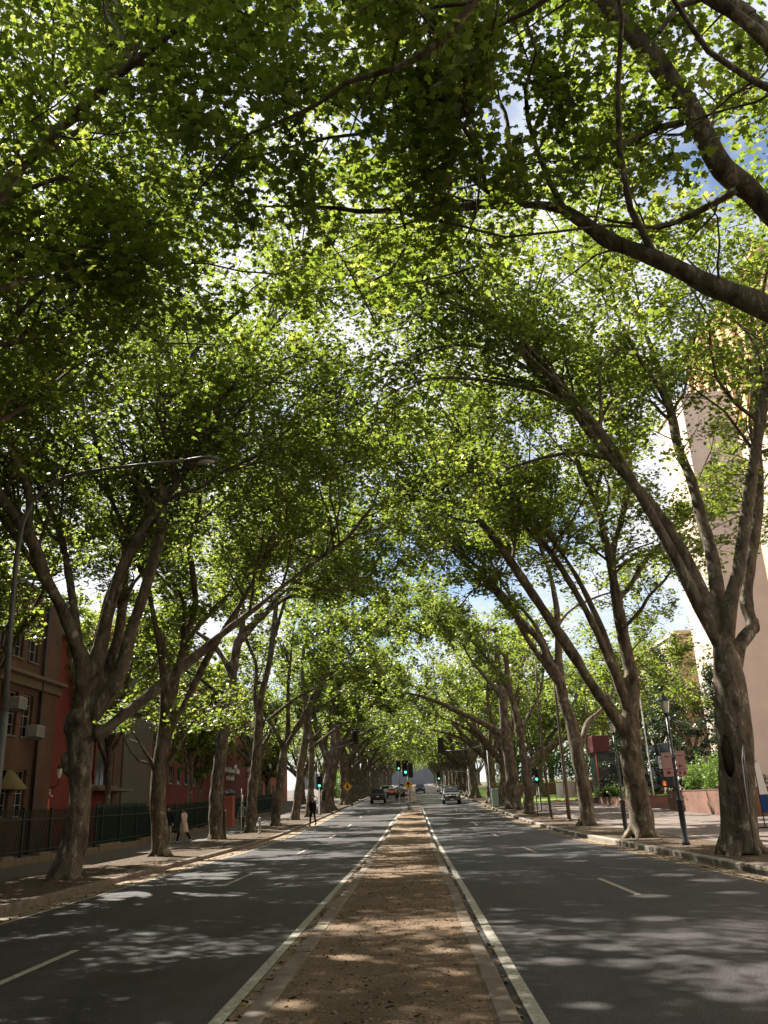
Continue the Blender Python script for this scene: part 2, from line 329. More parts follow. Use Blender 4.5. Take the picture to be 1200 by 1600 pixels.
TRACED = {
 'L1': [
  [(-9.21,23.20,0.07,0.500),(-9.11,23.20,0.55,0.491),(-8.98,23.20,1.40,0.475),(-8.96,23.20,2.21,0.461),(-9.03,23.20,3.04,0.447),(-9.09,23.20,3.88,0.433),(-8.98,23.20,4.66,0.420)],
  [(-9.01,23.20,4.40,0.260),(-9.05,22.92,5.50,0.240),(-9.30,22.68,6.42,0.224),(-9.66,22.46,7.27,0.208),(-10.08,22.24,8.06,0.193),(-10.39,22.01,8.97,0.177),(-10.87,21.80,9.73,0.162),(-11.24,21.65,10.22,0.151),(-11.56,21.47,10.92,0.139),(-11.83,21.20,12.01,0.120)],
  [(-10.57,21.90,9.19,0.150),(-10.46,21.78,9.72,0.142),(-10.48,21.65,10.35,0.133),(-10.87,21.44,11.29,0.119),(-11.15,21.28,12.01,0.109),(-11.29,21.12,12.76,0.098),(-11.34,20.93,13.69,0.085),(-11.17,20.70,14.81,0.070)],
  [(-8.96,23.20,4.39,0.200),(-8.73,23.46,5.21,0.191),(-8.52,23.67,5.87,0.184),(-8.44,23.86,6.55,0.178),(-8.45,24.10,7.47,0.170),(-8.54,24.35,8.49,0.162),(-8.69,24.70,9.97,0.150)],
  [(-8.70,24.70,9.88,0.120),(-9.02,24.82,10.69,0.113),(-9.43,24.95,11.53,0.105),(-9.84,25.13,12.79,0.094),(-10.42,25.33,14.31,0.082),(-11.02,25.50,15.53,0.072),(-11.80,25.70,17.09,0.060)],
  [(-9.01,24.80,10.69,0.080),(-9.45,24.69,11.55,0.073),(-9.87,24.61,12.05,0.067),(-10.25,24.53,12.71,0.062),(-10.84,24.44,13.21,0.056),(-11.69,24.32,13.71,0.048),(-12.55,24.20,14.36,0.040)],
  [(-8.66,24.70,9.88,0.110),(-8.63,24.93,10.86,0.103),(-8.57,25.20,12.03,0.095),(-8.34,25.48,13.25,0.087),(-8.20,25.71,14.36,0.080),(-8.40,26.04,16.03,0.070),(-8.70,26.37,17.81,0.060),(-9.19,26.70,19.70,0.050)],
  [(-8.76,23.20,4.21,0.230),(-8.34,23.16,4.80,0.221),(-7.98,23.10,5.62,0.211),(-7.75,23.05,6.64,0.199),(-7.46,22.99,7.56,0.189),(-7.19,22.93,8.62,0.177),(-7.02,22.88,9.54,0.167),(-7.03,22.84,10.42,0.158),(-7.12,22.79,11.39,0.148),(-7.11,22.75,12.32,0.140),(-7.08,22.70,13.33,0.130)],
  [(-7.08,22.70,13.29,0.090),(-7.22,22.49,14.06,0.083),(-7.23,22.29,14.84,0.076),(-7.27,22.08,15.63,0.069),(-7.38,21.83,16.61,0.061),(-7.05,21.51,17.78,0.050),(-6.77,21.20,18.95,0.040)],
  [(-7.08,22.70,13.29,0.100),(-6.69,22.44,13.78,0.094),(-6.28,22.14,14.36,0.086),(-5.83,21.84,14.89,0.079),(-5.08,21.47,15.37,0.070),(-4.24,21.09,15.74,0.061),(-3.31,20.68,16.06,0.051),(-2.49,20.20,16.73,0.040)],
  [(-6.92,22.70,10.24,0.080),(-6.30,22.39,10.40,0.072),(-5.66,22.10,10.43,0.065),(-5.16,21.82,10.64,0.058),(-4.69,21.57,10.77,0.052),(-3.92,21.18,10.91,0.042),(-3.13,20.70,11.28,0.030)],
  [(-8.54,24.70,9.83,0.070),(-8.26,25.08,10.52,0.060),(-7.97,25.40,11.06,0.051),(-7.62,25.78,11.75,0.041),(-7.28,26.20,12.59,0.030)],
  [(-8.63,23.20,3.66,0.170),(-7.90,23.54,4.33,0.157),(-7.29,23.83,4.92,0.147),(-6.61,24.13,5.61,0.136),(-5.99,24.39,6.19,0.126),(-5.48,24.60,6.68,0.119),(-4.58,24.94,7.46,0.106),(-3.63,25.29,8.32,0.093),(-2.64,25.63,9.16,0.081),(-1.82,25.90,9.83,0.071),(-1.06,26.20,10.85,0.060)],
 ],
 'L2': [
  [(-9.61,33.20,0.07,0.440),(-9.66,33.20,0.96,0.419),(-9.77,33.20,1.88,0.398),(-9.77,33.20,2.88,0.375),(-9.74,33.20,3.75,0.356),(-9.62,33.20,4.47,0.340)],
  [(-9.66,33.20,4.23,0.300),(-9.61,33.20,5.28,0.282),(-9.72,33.20,6.58,0.260)],
  [(-9.71,33.20,3.16,0.160),(-10.02,33.20,3.41,0.115),(-10.21,33.20,3.65,0.080)],
  [(-9.61,33.20,3.15,0.150),(-9.38,33.20,3.55,0.115),(-9.19,33.20,3.82,0.090)],
  [(-9.71,33.20,6.33,0.200),(-9.90,32.91,7.82,0.175),(-10.15,32.64,9.22,0.152),(-10.35,32.45,10.24,0.135),(-10.79,32.24,11.29,0.117),(-11.18,31.99,12.60,0.095),(-11.45,31.70,14.19,0.070)],
  [(-9.61,33.20,6.45,0.160),(-9.23,33.37,7.35,0.141),(-9.20,33.64,8.98,0.112),(-9.25,33.77,9.83,0.097),(-9.55,33.89,10.56,0.085),(-10.16,34.02,11.24,0.070),(-10.77,34.20,12.42,0.050)],
  [(-9.17,33.50,8.29,0.170),(-8.87,33.40,8.83,0.163),(-8.63,33.27,9.55,0.155),(-8.70,33.06,10.86,0.141),(-8.88,32.85,12.19,0.127),(-8.60,32.71,13.03,0.117),(-8.40,32.55,14.05,0.107),(-8.50,32.30,15.71,0.090),(-8.22,32.00,17.66,0.070),(-7.87,31.70,19.65,0.050)],
  [(-8.73,33.20,13.15,0.070),(-7.94,32.72,13.51,0.057),(-7.16,32.23,13.87,0.044),(-6.12,31.70,13.76,0.030)],
 ],
 'L3': [
  [(-10.68,47.20,0.12,0.500),(-10.69,47.20,0.73,0.490),(-10.71,47.20,2.75,0.459),(-10.51,47.20,4.95,0.425),(-10.30,47.20,6.92,0.396),(-9.98,47.20,9.04,0.366),(-9.68,47.20,10.86,0.340)],
  [(-9.71,47.20,10.49,0.200),(-9.37,47.03,12.01,0.178),(-9.51,46.84,13.80,0.153),(-9.65,46.68,15.31,0.132),(-9.52,46.44,17.61,0.101),(-9.12,46.20,19.94,0.070)],
  [(-9.78,47.20,12.37,0.120),(-9.87,46.81,13.42,0.106),(-9.57,46.35,14.63,0.090),(-8.62,45.81,15.78,0.071),(-7.59,45.20,17.09,0.050)],
  [(-9.54,47.20,11.23,0.160),(-8.65,46.79,11.85,0.142),(-7.37,46.16,12.84,0.114),(-5.79,45.39,13.99,0.081),(-4.60,44.70,15.24,0.050)],
  [(-10.23,47.20,6.85,0.160),(-10.97,47.64,7.96,0.131),(-11.81,47.99,8.70,0.107),(-12.78,48.34,9.31,0.084),(-13.84,48.70,9.82,0.060)],
  [(-10.02,47.20,8.86,0.200),(-10.63,47.02,10.06,0.175),(-11.35,46.87,10.88,0.154),(-12.26,46.72,11.64,0.132),(-13.19,46.45,13.50,0.094),(-13.38,46.20,15.37,0.060)],
  [(-10.25,46.70,13.04,0.120),(-10.68,46.80,14.62,0.106),(-11.12,46.90,16.24,0.092),(-11.81,47.05,18.76,0.071),(-11.52,47.20,21.31,0.050)],
 ],
 'L4': [
  [(-10.02,53.60,0.27,0.420),(-10.00,53.60,2.10,0.391),(-9.82,53.60,3.67,0.366),(-9.67,53.60,4.92,0.346),(-9.53,53.60,7.94,0.301),(-8.97,53.60,10.35,0.265),(-8.64,53.60,12.85,0.229),(-8.47,53.60,14.99,0.200)],
  [(-9.65,53.60,6.75,0.200),(-9.90,53.80,8.58,0.172),(-9.87,54.00,10.46,0.144),(-10.47,54.16,11.98,0.121),(-11.27,54.38,14.00,0.091),(-11.79,54.60,16.30,0.060)],
  [(-8.56,53.60,12.42,0.150),(-7.85,53.10,14.41,0.125),(-7.15,52.69,16.00,0.105),(-6.21,52.18,18.00,0.079),(-5.69,51.60,20.47,0.050)],
  [(-9.08,53.60,6.85,0.130),(-8.08,53.16,7.51,0.113),(-7.00,52.72,8.12,0.095),(-5.64,52.19,8.66,0.073),(-4.25,51.60,9.42,0.050)],
 ],
 'L5': [
  [(-9.72,61.00,0.42,0.450),(-9.54,61.00,2.17,0.414),(-9.36,61.00,3.44,0.388),(-9.18,61.00,4.82,0.360),(-9.09,61.00,5.82,0.340)],
  [(-9.13,61.00,5.39,0.200),(-9.41,61.00,6.23,0.181),(-9.87,61.00,7.15,0.159),(-10.29,61.00,7.79,0.143),(-10.90,61.00,9.05,0.114),(-11.15,61.00,11.14,0.070)],
  [(-9.09,61.00,5.51,0.220),(-8.87,61.13,6.71,0.201),(-8.84,61.27,8.07,0.180),(-8.86,61.46,9.93,0.151),(-8.65,61.72,12.55,0.112),(-8.43,62.00,15.52,0.070)],
  [(-9.04,61.00,5.51,0.220),(-8.55,60.79,6.36,0.205),(-7.82,60.55,7.28,0.186),(-7.04,60.24,8.55,0.163),(-6.49,60.01,9.49,0.146),(-5.81,59.55,11.58,0.112),(-5.47,59.00,14.25,0.070)],
  [(-7.48,60.00,7.75,0.120),(-6.32,59.50,8.22,0.103),(-4.89,58.84,8.96,0.079),(-3.44,58.00,10.33,0.050)],
 ],
 'L6': [
  [(-9.49,69.00,0.58,0.450),(-9.17,69.00,2.66,0.408),(-8.95,69.00,4.59,0.370),(-8.62,69.00,6.30,0.336),(-8.50,69.00,8.06,0.303),(-8.58,69.00,9.90,0.269),(-8.77,69.00,12.73,0.217),(-8.30,69.00,15.94,0.160)],
  [(-8.62,69.00,6.05,0.160),(-8.13,68.83,6.72,0.143),(-7.27,68.60,7.41,0.120),(-6.55,68.34,8.41,0.094),(-5.40,68.00,9.59,0.060)],
  [(-8.50,69.00,8.16,0.200),(-7.81,68.66,9.52,0.176),(-6.96,68.28,10.97,0.149),(-6.07,67.69,13.44,0.108),(-5.41,67.00,16.46,0.060)],
 ],
 'L7': [
  [(-8.99,74.00,0.76,0.380),(-8.80,74.00,2.69,0.349),(-8.65,74.00,5.29,0.307),(-8.64,74.00,6.62,0.287),(-8.77,74.00,9.05,0.249),(-8.50,74.00,12.36,0.200),(-8.22,74.00,15.78,0.150)],
  [(-8.64,74.00,6.46,0.180),(-7.90,73.89,6.95,0.166),(-6.75,73.71,7.74,0.145),(-5.33,73.51,8.42,0.121),(-3.63,73.27,9.29,0.092),(-2.16,73.00,10.82,0.060)],
 ],
 'L8': [
  [(-8.47,81.00,0.90,0.750),(-8.28,81.00,1.90,0.717),(-7.95,81.00,3.29,0.671),(-7.56,81.00,4.98,0.615),(-7.22,81.00,6.70,0.560),(-7.12,81.00,8.45,0.505),(-7.01,81.00,10.24,0.451),(-6.69,81.00,13.26,0.359),(-6.28,81.00,16.99,0.250)],
  [(-7.73,81.00,5.27,0.300),(-7.91,81.12,5.87,0.277),(-8.34,81.28,6.65,0.244),(-8.71,81.54,7.98,0.192),(-9.34,82.00,10.45,0.100)],
  [(-7.10,81.00,9.05,0.300),(-6.10,80.49,10.74,0.249),(-4.76,79.80,13.00,0.180),(-3.69,79.00,15.87,0.100)],
 ],
 'R1': [
  [(7.65,21.40,0.11,0.560),(7.70,21.40,0.61,0.547),(7.78,21.40,1.47,0.525),(7.91,21.40,2.36,0.503),(7.97,21.40,3.27,0.481),(8.06,21.40,4.21,0.459),(8.07,21.40,5.02,0.440)],
  [(8.05,21.40,4.70,0.240),(8.05,21.48,5.45,0.230),(7.91,21.56,6.15,0.220),(7.69,21.67,7.15,0.206),(7.38,21.78,8.19,0.192),(6.88,21.90,9.29,0.177),(6.39,22.00,10.12,0.165),(5.89,22.09,10.98,0.152),(5.39,22.19,11.98,0.140),(4.87,22.29,13.00,0.127),(4.37,22.36,13.61,0.118),(3.81,22.47,14.77,0.104),(3.12,22.57,15.72,0.092),(1.98,22.69,16.52,0.077),(0.90,22.79,17.19,0.064),(-0.33,22.90,17.59,0.050)],
  [(8.08,21.40,4.86,0.240),(8.25,21.73,5.92,0.224),(8.45,22.06,7.04,0.208),(8.54,22.34,8.03,0.194),(8.55,22.60,8.96,0.182),(8.58,22.91,10.16,0.167),(8.48,23.20,11.32,0.152),(8.55,23.48,12.52,0.139),(8.56,23.80,13.91,0.124),(8.50,24.05,15.11,0.111),(8.42,24.23,15.94,0.102),(8.16,24.59,17.69,0.085),(7.89,24.90,19.23,0.070)],
  [(8.34,22.90,12.25,0.100),(8.00,22.60,13.08,0.088),(7.51,22.31,13.78,0.076),(7.11,22.02,14.55,0.065),(6.85,21.78,15.20,0.055),(6.63,21.40,16.31,0.040)],
  [(8.18,21.40,5.18,0.240),(8.39,21.30,6.07,0.226),(8.68,21.21,6.80,0.213),(8.98,21.10,7.80,0.198),(9.29,20.97,8.90,0.180),(9.62,20.85,10.03,0.163),(9.96,20.74,11.10,0.147),(10.20,20.64,12.01,0.134),(10.49,20.53,13.13,0.119),(10.92,20.40,14.46,0.100)],
  [(8.12,21.40,4.21,0.240),(8.56,21.61,5.04,0.227),(9.07,21.77,5.58,0.218),(9.09,21.94,6.27,0.208),(9.46,22.19,7.38,0.193),(10.02,22.48,8.75,0.175),(10.45,22.73,9.99,0.160),(10.76,22.98,11.30,0.145),(11.14,23.27,12.92,0.128),(11.54,23.57,14.63,0.110),(11.90,23.90,16.73,0.090)],
  [(5.12,22.20,12.41,0.080),(4.61,22.06,12.73,0.075),(3.86,21.88,12.95,0.068),(2.72,21.62,13.09,0.058),(1.59,21.36,13.13,0.048),(0.47,21.10,12.85,0.038),(-0.28,20.90,12.34,0.030)],
  [(6.09,22.00,10.57,0.080),(5.70,22.15,10.78,0.075),(5.03,22.38,11.00,0.066),(4.32,22.62,11.00,0.058),(3.40,22.92,10.87,0.047),(2.65,23.17,10.70,0.038),(2.14,23.40,10.20,0.030)],
  [(4.19,22.40,13.75,0.060),(3.61,22.12,14.06,0.054),(2.83,21.78,14.25,0.048),(1.66,21.31,14.15,0.038),(0.70,20.90,13.65,0.030)],
 ],
 'R2': [
  [(7.80,31.20,0.13,0.520),(7.87,31.20,0.51,0.511),(7.85,31.20,1.46,0.488),(7.82,31.20,2.52,0.463),(7.87,31.20,3.53,0.440),(8.02,31.20,4.43,0.420)],
  [(7.93,31.20,3.76,0.330),(8.23,31.31,4.89,0.305),(8.29,31.39,5.84,0.284),(8.23,31.50,7.06,0.258),(8.20,31.61,8.32,0.232),(8.20,31.74,9.89,0.201),(8.12,31.84,11.24,0.175),(8.03,31.93,12.36,0.155),(7.80,32.02,13.52,0.133),(7.53,32.09,14.42,0.116),(7.46,32.20,15.93,0.090)],
  [(8.26,31.90,10.06,0.170),(8.51,32.03,11.01,0.159),(8.93,32.16,11.98,0.148),(9.64,32.42,14.00,0.126),(9.82,32.63,15.69,0.109),(9.47,32.76,16.67,0.098),(9.09,32.88,17.62,0.087),(8.78,33.01,18.71,0.076),(8.75,33.20,20.43,0.060)],
  [(7.74,31.20,3.54,0.280),(7.49,31.14,4.04,0.272),(7.16,31.06,4.66,0.262),(6.61,30.95,5.62,0.246),(6.01,30.82,6.69,0.229),(5.40,30.69,7.77,0.212),(4.78,30.56,8.87,0.195),(4.15,30.44,9.99,0.178),(3.50,30.32,11.06,0.162),(2.71,30.20,11.99,0.146),(1.88,30.11,12.45,0.134),(1.05,30.01,12.99,0.121),(0.23,29.89,13.98,0.105),(-0.49,29.80,14.61,0.093),(-1.47,29.70,15.03,0.080)],
  [(2.73,30.40,12.06,0.090),(2.95,30.76,13.03,0.080),(3.33,31.16,14.13,0.069),(3.88,31.68,15.61,0.054),(4.73,32.20,16.99,0.040)],
  [(8.33,31.70,8.71,0.140),(8.86,31.86,9.24,0.130),(9.56,32.11,10.18,0.115),(10.38,32.34,10.96,0.101),(11.22,32.59,11.81,0.087),(12.15,32.80,12.27,0.074),(13.01,32.98,12.35,0.063),(14.04,33.20,12.48,0.050)],
  [(8.21,31.20,7.49,0.100),(8.83,30.95,8.02,0.085),(9.21,30.74,8.56,0.072),(9.82,30.49,9.09,0.057),(10.33,30.20,9.85,0.040)],
  [(7.99,32.00,12.94,0.090),(8.28,31.60,13.89,0.075),(8.70,31.19,14.82,0.059),(8.63,30.70,16.03,0.040)],
 ],
 'R3': [
  [(8.35,43.80,0.18,0.500),(8.44,43.80,0.70,0.489),(8.42,43.80,2.06,0.461),(8.32,43.80,3.66,0.429),(8.19,43.80,4.98,0.403),(7.93,43.80,6.12,0.380),(7.85,43.80,7.20,0.360)],
  [(7.83,43.80,7.03,0.240),(7.60,43.64,7.84,0.226),(7.31,43.53,8.34,0.217),(7.01,43.35,9.23,0.202),(6.08,43.08,10.33,0.179),(5.14,42.82,11.35,0.157),(4.56,42.63,12.20,0.141),(3.76,42.36,13.39,0.118),(2.47,42.06,14.42,0.092),(1.14,41.80,14.95,0.070)],
  [(7.85,43.80,6.87,0.260),(7.94,43.92,8.37,0.239),(8.08,44.05,10.09,0.215),(8.17,44.14,11.33,0.198),(8.06,44.26,12.97,0.176),(7.84,44.35,14.10,0.161),(7.51,44.46,15.57,0.142),(6.90,44.56,16.86,0.124),(6.04,44.69,18.51,0.101),(5.57,44.80,20.18,0.080)],
  [(8.01,44.30,13.16,0.120),(8.64,44.63,14.51,0.097),(9.42,45.00,16.10,0.071),(10.16,45.30,17.33,0.050)],
  [(8.59,43.80,3.96,0.180),(8.81,44.11,4.50,0.170),(9.23,44.50,5.16,0.157),(9.95,44.92,5.69,0.143),(10.45,45.24,6.16,0.132),(11.07,45.70,6.96,0.117),(11.50,46.16,7.87,0.101),(12.48,46.80,8.98,0.080)],
  [(8.09,44.10,10.10,0.120),(8.72,44.48,10.85,0.104),(9.56,44.88,11.43,0.088),(10.99,45.48,12.04,0.063),(11.80,45.80,12.26,0.050)],
 ],
 'R4': [
  [(7.96,62.00,0.50,0.500),(8.02,62.00,2.07,0.459),(8.00,62.00,3.15,0.432),(7.97,62.00,4.24,0.404),(7.84,62.00,5.80,0.365),(7.65,62.00,7.61,0.320),(7.35,62.00,9.47,0.275),(7.33,62.00,11.82,0.220)],
  [(8.08,62.00,3.58,0.260),(8.82,61.81,4.33,0.230),(9.47,61.68,4.68,0.208),(10.13,61.54,5.09,0.186),(11.24,61.32,5.59,0.151),(12.47,61.00,6.84,0.100)],
  [(8.12,62.00,3.45,0.240),(9.12,62.27,4.87,0.202),(10.07,62.47,5.73,0.174),(11.43,62.76,7.05,0.134),(12.34,63.00,8.43,0.100)],
  [(7.81,62.00,5.89,0.200),(8.86,62.36,7.59,0.156),(9.74,62.65,8.97,0.122),(10.24,63.00,10.89,0.080)],
  [(7.41,62.00,9.00,0.200),(6.22,61.19,10.80,0.147),(5.11,60.54,12.15,0.105),(3.98,60.00,13.04,0.070)],
 ],
 'R5': [
  [(7.97,71.00,0.73,0.750),(8.01,71.00,2.19,0.698),(8.02,71.00,3.42,0.654),(7.93,71.00,4.68,0.610),(7.78,71.00,6.46,0.548),(7.79,71.00,9.58,0.443),(7.65,71.00,12.26,0.355),(7.78,71.00,15.55,0.250)],
  [(7.67,71.00,6.46,0.320),(6.24,70.65,7.42,0.281),(4.69,70.29,8.18,0.242),(3.15,69.94,8.94,0.204),(1.60,69.60,9.60,0.166),(0.04,69.27,10.05,0.130),(-1.28,69.00,9.87,0.100)],
  [(7.68,71.00,9.58,0.250),(6.59,71.00,11.23,0.197),(5.37,71.00,12.91,0.143),(4.44,71.00,15.16,0.080)],
  [(7.80,71.00,9.05,0.250),(8.74,71.00,11.13,0.191),(9.97,71.00,12.69,0.140),(11.01,71.00,14.83,0.080)],
 ],
 'R0': [
  [(5.55,10.00,9.34,0.200),(5.26,9.91,9.72,0.193),(4.92,9.82,10.02,0.186),(4.70,9.71,10.57,0.177),(4.44,9.59,11.19,0.167),(4.16,9.49,11.65,0.159),(3.83,9.38,12.18,0.150),(3.44,9.26,12.68,0.141),(3.06,9.14,13.31,0.131),(2.64,9.00,13.97,0.120)],
  [(5.23,10.00,7.75,0.190),(4.83,10.05,8.07,0.177),(4.44,10.09,8.34,0.165),(4.06,10.13,8.66,0.153),(3.66,10.17,8.94,0.141),(3.24,10.22,9.22,0.130),(2.92,10.25,9.61,0.119),(2.68,10.28,9.87,0.111),(2.31,10.31,10.00,0.102),(1.93,10.34,10.05,0.094),(1.46,10.38,10.12,0.083),(1.02,10.42,10.10,0.073),(0.49,10.46,10.23,0.061),(-0.00,10.50,10.20,0.050)],
  [(1.99,10.40,10.12,0.075),(1.65,10.35,10.30,0.069),(1.32,10.28,10.64,0.062),(1.18,10.23,11.11,0.055),(1.03,10.19,11.41,0.051),(0.71,10.14,11.54,0.046),(0.06,10.05,11.38,0.036),(-0.33,10.00,11.24,0.030)],
  [(2.06,10.40,10.11,0.055),(2.00,10.51,10.85,0.050),(2.06,10.68,12.13,0.041),(1.79,10.80,12.90,0.035),(1.29,10.92,13.60,0.029),(0.92,11.00,13.94,0.025)],
  [(5.04,9.80,9.64,0.070),(4.62,10.19,9.61,0.054),(4.15,10.57,9.65,0.039),(3.86,10.80,9.93,0.030)],
  [(4.34,9.50,10.61,0.060),(4.05,9.71,10.74,0.053),(3.76,9.92,10.73,0.047),(3.45,10.13,10.95,0.040),(3.07,10.39,11.40,0.032),(2.71,10.60,11.52,0.025)],
  [(5.28,8.50,10.65,0.120),(5.23,8.60,11.28,0.104),(5.07,8.70,11.82,0.088),(4.68,8.82,12.18,0.070),(4.34,8.90,12.13,0.056),(4.04,9.00,11.78,0.040)],
 ],
 'M0': [
  [(1.31,7.00,10.46,0.060),(1.15,7.10,10.25,0.056),(0.77,7.30,9.96,0.050),(0.43,7.44,9.81,0.045),(0.01,7.59,9.81,0.039),(-0.39,7.73,9.84,0.035),(-0.71,7.86,9.70,0.030),(-1.13,8.00,9.62,0.025)],
 ],
 'L0': [
  [(-6.98,11.50,11.92,0.090),(-6.70,11.50,12.38,0.084),(-6.22,11.50,13.27,0.075),(-5.83,11.50,14.13,0.066),(-5.18,11.50,14.84,0.056),(-4.50,11.50,15.50,0.047),(-3.92,11.50,16.02,0.040)],
  [(-6.77,11.50,10.20,0.070),(-6.55,11.63,10.51,0.063),(-6.12,11.84,10.85,0.053),(-5.57,12.07,11.12,0.042),(-4.97,12.30,11.19,0.030)],
  [(-7.04,12.50,9.21,0.070),(-6.74,12.63,10.05,0.060),(-6.18,12.77,10.85,0.048),(-5.54,12.89,11.24,0.039),(-5.02,13.00,11.86,0.030)],
 ],
}
# ------------------------------------------------------------------ ground, road, median, paths
rng0 = np.random.default_rng(5)
def yvals(y0, y1):
    ys = [y0]
    while ys[-1] < y1-1e-6:
        ys.append(min(y1, ys[-1] + (1.0 if ys[-1] < 70 else 3.0)))
    return ys
def sheet(name, x0, x1, y0, y1, off, m, kind='structure', nx=1, label=None):
    """strip that follows the road profile; x0/x1 may be functions of Y"""
    f0 = x0 if callable(x0) else (lambda y: x0); f1 = x1 if callable(x1) else (lambda y: x1)
    ys = yvals(y0, y1); b = MB(); vs = []; fs = []
    for y in ys:
        for i in range(nx+1): vs.append((f0(y)+(f1(y)-f0(y))*i/nx, y, gz(y)+off))
    for j in range(len(ys)-1):
        for i in range(nx): a = j*(nx+1)+i; fs.append((a, a+1, a+nx+2, a+nx+1))
    b.add(vs, fs); o = b.build(name, m, fix=False); o['kind'] = kind
    if label: o['label'] = label
    return o
def kerb(name, x0, x1, y0, y1, h, m, face='', blocks=None, label=None, seed=1, kind='structure'):
    """raised kerb strip; blocks = length of the stones (gaps between)"""
    f0 = x0 if callable(x0) else (lambda y: x0); f1 = x1 if callable(x1) else (lambda y: x1)
    b = MB(); r = random.Random(seed); y = y0
    while y < y1-.01:
        L = (blocks*r.uniform(.8, 1.2) if blocks else 3.0); e = min(y1, y+L); g = .012 if blocks else 0
        dz = r.uniform(-.006, .006) if blocks else 0; dx = r.uniform(-.008, .008) if blocks else 0
        a0, a1, b0, b1 = f0(y)+dx, f1(y)+dx, f0(e)+dx, f1(e)+dx; za, zb = gz(y), gz(e); c = .02
        ya, yb = y+g/2, e-g/2
        prof = lambda p, q, z: [(p, z-.1), (p, z+h-c+dz), (p+c, z+h+dz), (q-c, z+h+dz), (q, z+h-c+dz), (q, z-.1)]
        A = [(u, ya, w) for u, w in prof(a0, a1, za)]; B = [(u, yb, w) for u, w in prof(b0, b1, zb)]
        fs = [(i, i+1, 7+i, 6+i) for i in range(5)]+[(5,4,3,2,1,0), (6,7,8,9,10,11)]
        b.add(A+B, fs); y = e
    o = b.build(name, m); o['kind'] = kind
    return o
ML = lambda y: -1.42 + (.62*min(1, max(0, (y-60)/27)))          # left edge of the median
MR = lambda y: .68 - (.16*min(1, max(0, (y-60)/27)))
YE = 430
sheet('ground', -900, 900, -120, 1500, -.09, M['earth'], nx=2)
sheet('road', -7.65, 6.62, -14, YE, 0, M['asphalt'], nx=4)
sheet('road_crossing', -60, 60, 89, 102, .004, M['asphalt'], nx=4)
sheet('median', lambda y: ML(y)+.19, lambda y: MR(y)-.17, -10, 87, .105, M['gravel'])
kerb('median_kerb', ML, lambda y: ML(y)+.2, -10, 87, .115, M['kerb_concrete'], blocks=2.4, seed=3)
kerb('median_kerb', lambda y: MR(y)-.18, MR, -10, 87, .115, M['kerb_concrete'], blocks=2.4, seed=4)
kerb('median_kerb', -.8, .5, 87.02, 87.3, .115, M['kerb_concrete'])
sheet('median', -.5, .35, 106, YE, .10, M['gravel'])
sheet('median_gutter', lambda y: ML(y)-.19, lambda y: ML(y)-.002, -10, 86, .005, M['gutter_concrete'])
sheet('gutter', -7.62, -6.98, -12, 88, .005, M['gutter_concrete'])
sheet('gutter', 6.22, 6.6, -12, 88, .005, M['gutter_concrete'])
sheet('road_line', lambda y: ML(y)-.32, lambda y: ML(y)-.20, -10, 86, .008, M['line_paint'])
sheet('road_line', lambda y: MR(y)+.12, lambda y: MR(y)+.24, -10, 86, .008, M['line_paint'])
sheet('road_line', -6.94, -6.85, -10, 88, .008, M['line_paint'])
sheet('road_line', 6.06, 6.13, -10, 88, .008, M['yellow_paint'])
for k in range(14):                                                        # lane dashes
    for x, y0 in ((-4.42, 8.6), (3.62, 15.2)):
        y = y0 + 12.2*k - (12.2 if x > 0 else 0)
        if y < 86 or y > 106: sheet('lane_dash', x-.055, x+.055, y, y+3.1, .008, M['line_paint'])
sheet('stop_line', 1.0, 6.0, 86.6, 87.0, .008, M['line_paint'])
kerb('kerb', -7.82, -7.63, -12, 88, .13, M['kerb_concrete'], blocks=2.4, seed=5)
kerb('kerb', 6.6, 6.86, -12, 88, .14, M['kerb_stone'], blocks=1.05, seed=6)
kerb('kerb', -7.82, -7.63, 103, YE, .13, M['kerb_concrete']); kerb('kerb', 6.6, 6.86, 103, YE, .14, M['kerb_stone'])
sheet('verge', -10.9, -7.82, -12, YE, .118, M['verge_dirt'])
sheet('footpath', -13.9, -10.9, -12, YE, .125, M['footpath_grey'])
sheet('yard', -60, -13.9, -12, YE, .02, M['footpath_grey'])
sheet('verge', 6.86, 8.95, -12, YE, .125, M['verge_dirt'])
sheet('footpath', 8.95, 16.7, -12, 84, .128, M['drive_paving'])
sheet('path_line', 9.42, 9.50, 5, 60, .134, M['line_paint'])
sheet('path_line', 12.9, 12.98, 5, 60, .134, M['line_paint'])
sheet('lawn', 8.95, 60, 84, 200, .13, M['lawn_green'])
sheet('forecourt', 16.7, 70, -12, 84, .05, M['footpath_grey'])
def drain(x0, x1, y0, y1, lbl):
    t = thing('kerb_drain', lbl, 'drain', ((x0+x1)/2, (y0+y1)/2, 0))
    w, l = (x1-x0)/2, (y1-y0)/2
    MB().bbox(-w, w, -l, l, .10, .17, .02).build('lintel', M['kerb_concrete'], t)
    MB().box(-w-.004, w+.004, -l+.12, l-.12, .012, .10).build('slot', M['black_mark'], t)
drain(-7.86, -7.58, 14.6, 15.9, 'dark slotted stormwater drain under a concrete lintel in the left kerb')
drain(6.56, 6.92, 16.6, 18.6, 'dark kerb drain opening below the big hollow plane tree on the right')
t = thing('access_cover', 'flat pale concrete cover set in the left footpath between two plane trees', 'cover', (-11.2, 28.6, .125))
MB().bbox(-.55, .55, -.4, .4, 0, .012, .01).build('frame', M['kerb_concrete'], t)
MB().bbox(-.45, .45, -.3, .3, .012, .02, .008).build('lid', M['dirty_white'], t)

